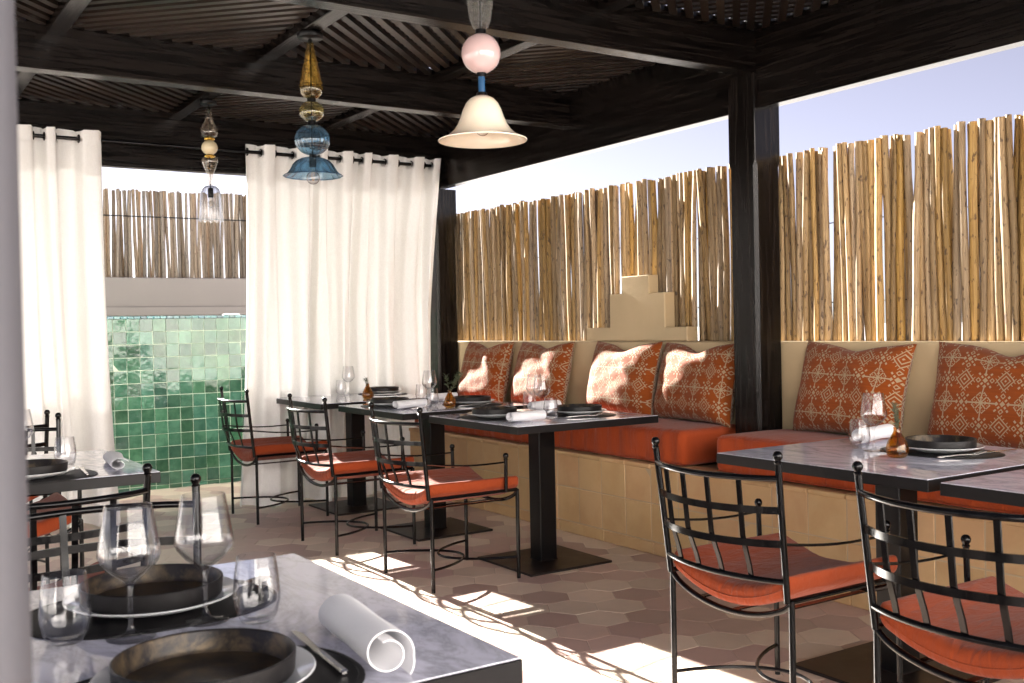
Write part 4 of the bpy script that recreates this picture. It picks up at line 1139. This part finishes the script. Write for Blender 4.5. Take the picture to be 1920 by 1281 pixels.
# amber and blue lamp
L = thing('pendant_lamp', 'amber and blue glass pendant with flared blue shade, middle of the three lamps', 'pendant lamp', (1.937, 4.683, 0), group=GL)
solid('canopy', [(0, 2.604), (.058, 2.604), (.062, 2.608), (.062, 2.629), (0, 2.6295)], M['table_black'], L)
solid('rod', [(0, 2.03), (.004, 2.03), (.004, 2.61), (0, 2.61)], M['table_black'], L, 8)
solid('neck_cap', [(0, 2.578), (.010, 2.578), (.009, 2.60), (0, 2.60)], M['table_black'], L, 20)
glass_part('amber_drop', [(.018, 2.318), (.034, 2.325), (.048, 2.342), (.0535, 2.366), (.051, 2.395), (.043, 2.44), (.032, 2.49), (.022, 2.54), (.0155, 2.575), (.0165, 2.583)], M['amber'], L, rib=(22, .035, 9.0), n=132)
solid('collar', [(0, 2.304), (.021, 2.304), (.021, 2.319), (0, 2.319)], M['table_black'], L)
glass_part('honey_ball', ell(2.209, 2.306, .0585, 14, .2, .2), M['amber_pale'], L, rib=(16, .02, 0), n=96)
solid('collar', [(0, 2.193), (.020, 2.193), (.020, 2.210), (0, 2.210)], M['table_black'], L)
glass_part('blue_ball', ell(2.049, 2.195, .082, 16, .12, .12), M['blue'], L, rib=(20, .028, 0), n=120)
solid('collar', [(0, 2.036), (.013, 2.036), (.015, 2.051), (0, 2.052)], M['table_black'], L)
pr = [(.1385, 1.951), (.128, 1.957), (.116, 1.967), (.104, 1.985), (.094, 2.004), (.078, 2.022), (.055, 2.033), (.030, 2.039), (.014, 2.041)]
glass_part('blue_shade', pr, M['blue_deep'], L, .003, 120, rib=(16, .035, 4.0))
b = MB(); b.tube([(.1385*(1+.012*math.cos(16*a))*math.cos(a), .1385*(1+.012*math.cos(16*a))*math.sin(a), 1.951) for a in np.linspace(0, 2*PI, 97)], .0028, 6, cap=False); b.build('rim', M['blue_deep'], L)
bulb(L, 1.972, .032)
# pink and cream lamp
L = thing('pendant_lamp', 'large cream bell pendant with pink ball, nearest of the three lamps', 'pendant lamp', (1.932, 3.125, 0), group=GL)
solid('canopy', [(0, 2.603), (.06, 2.603), (.064, 2.608), (.064, 2.629), (0, 2.6295)], M['table_black'], L)
solid('rod', [(0, 1.98), (.005, 1.98), (.005, 2.61), (0, 2.61)], M['table_black'], L, 8)
glass_part('bubble_drop', [(.018, 2.256), (.028, 2.266), (.038, 2.295), (.0445, 2.335), (.0465, 2.375), (.044, 2.42), (.034, 2.48), (.022, 2.54), (.014, 2.585)], M['bubble'], L, .004)
solid('collar', [(0, 2.243), (.019, 2.243), (.019, 2.258), (0, 2.258)], M['table_black'], L)
solid('pink_ball', ell(2.104, 2.245, .0695, 20, .1, .1), M['pink'], L, 48)
solid('collar', [(0, 2.092), (.0165, 2.092), (.0165, 2.106), (0, 2.106)], M['table_black'], L)
solid('blue_tube', [(0, 2.036), (.0125, 2.036), (.0125, 2.093), (0, 2.093)], M['blue_metal'], L)
solid('collar', [(0, 2.024), (.020, 2.024), (.018, 2.037), (0, 2.037)], M['table_black'], L)
pr = [(.1570, 1.871), (.150, 1.873), (.135, 1.880), (.118, 1.890), (.102, 1.905), (.088, 1.925), (.078, 1.948), (.069, 1.975), (.058, 1.998), (.044, 2.014), (.026, 2.024), (.014, 2.026)]
glass_part('cream_shade', pr, M['opal'], L, .004, 72)
bulb(L, 1.935, .026)

for o in bpy.data.objects:
    if '_w' in o: del o['_w']
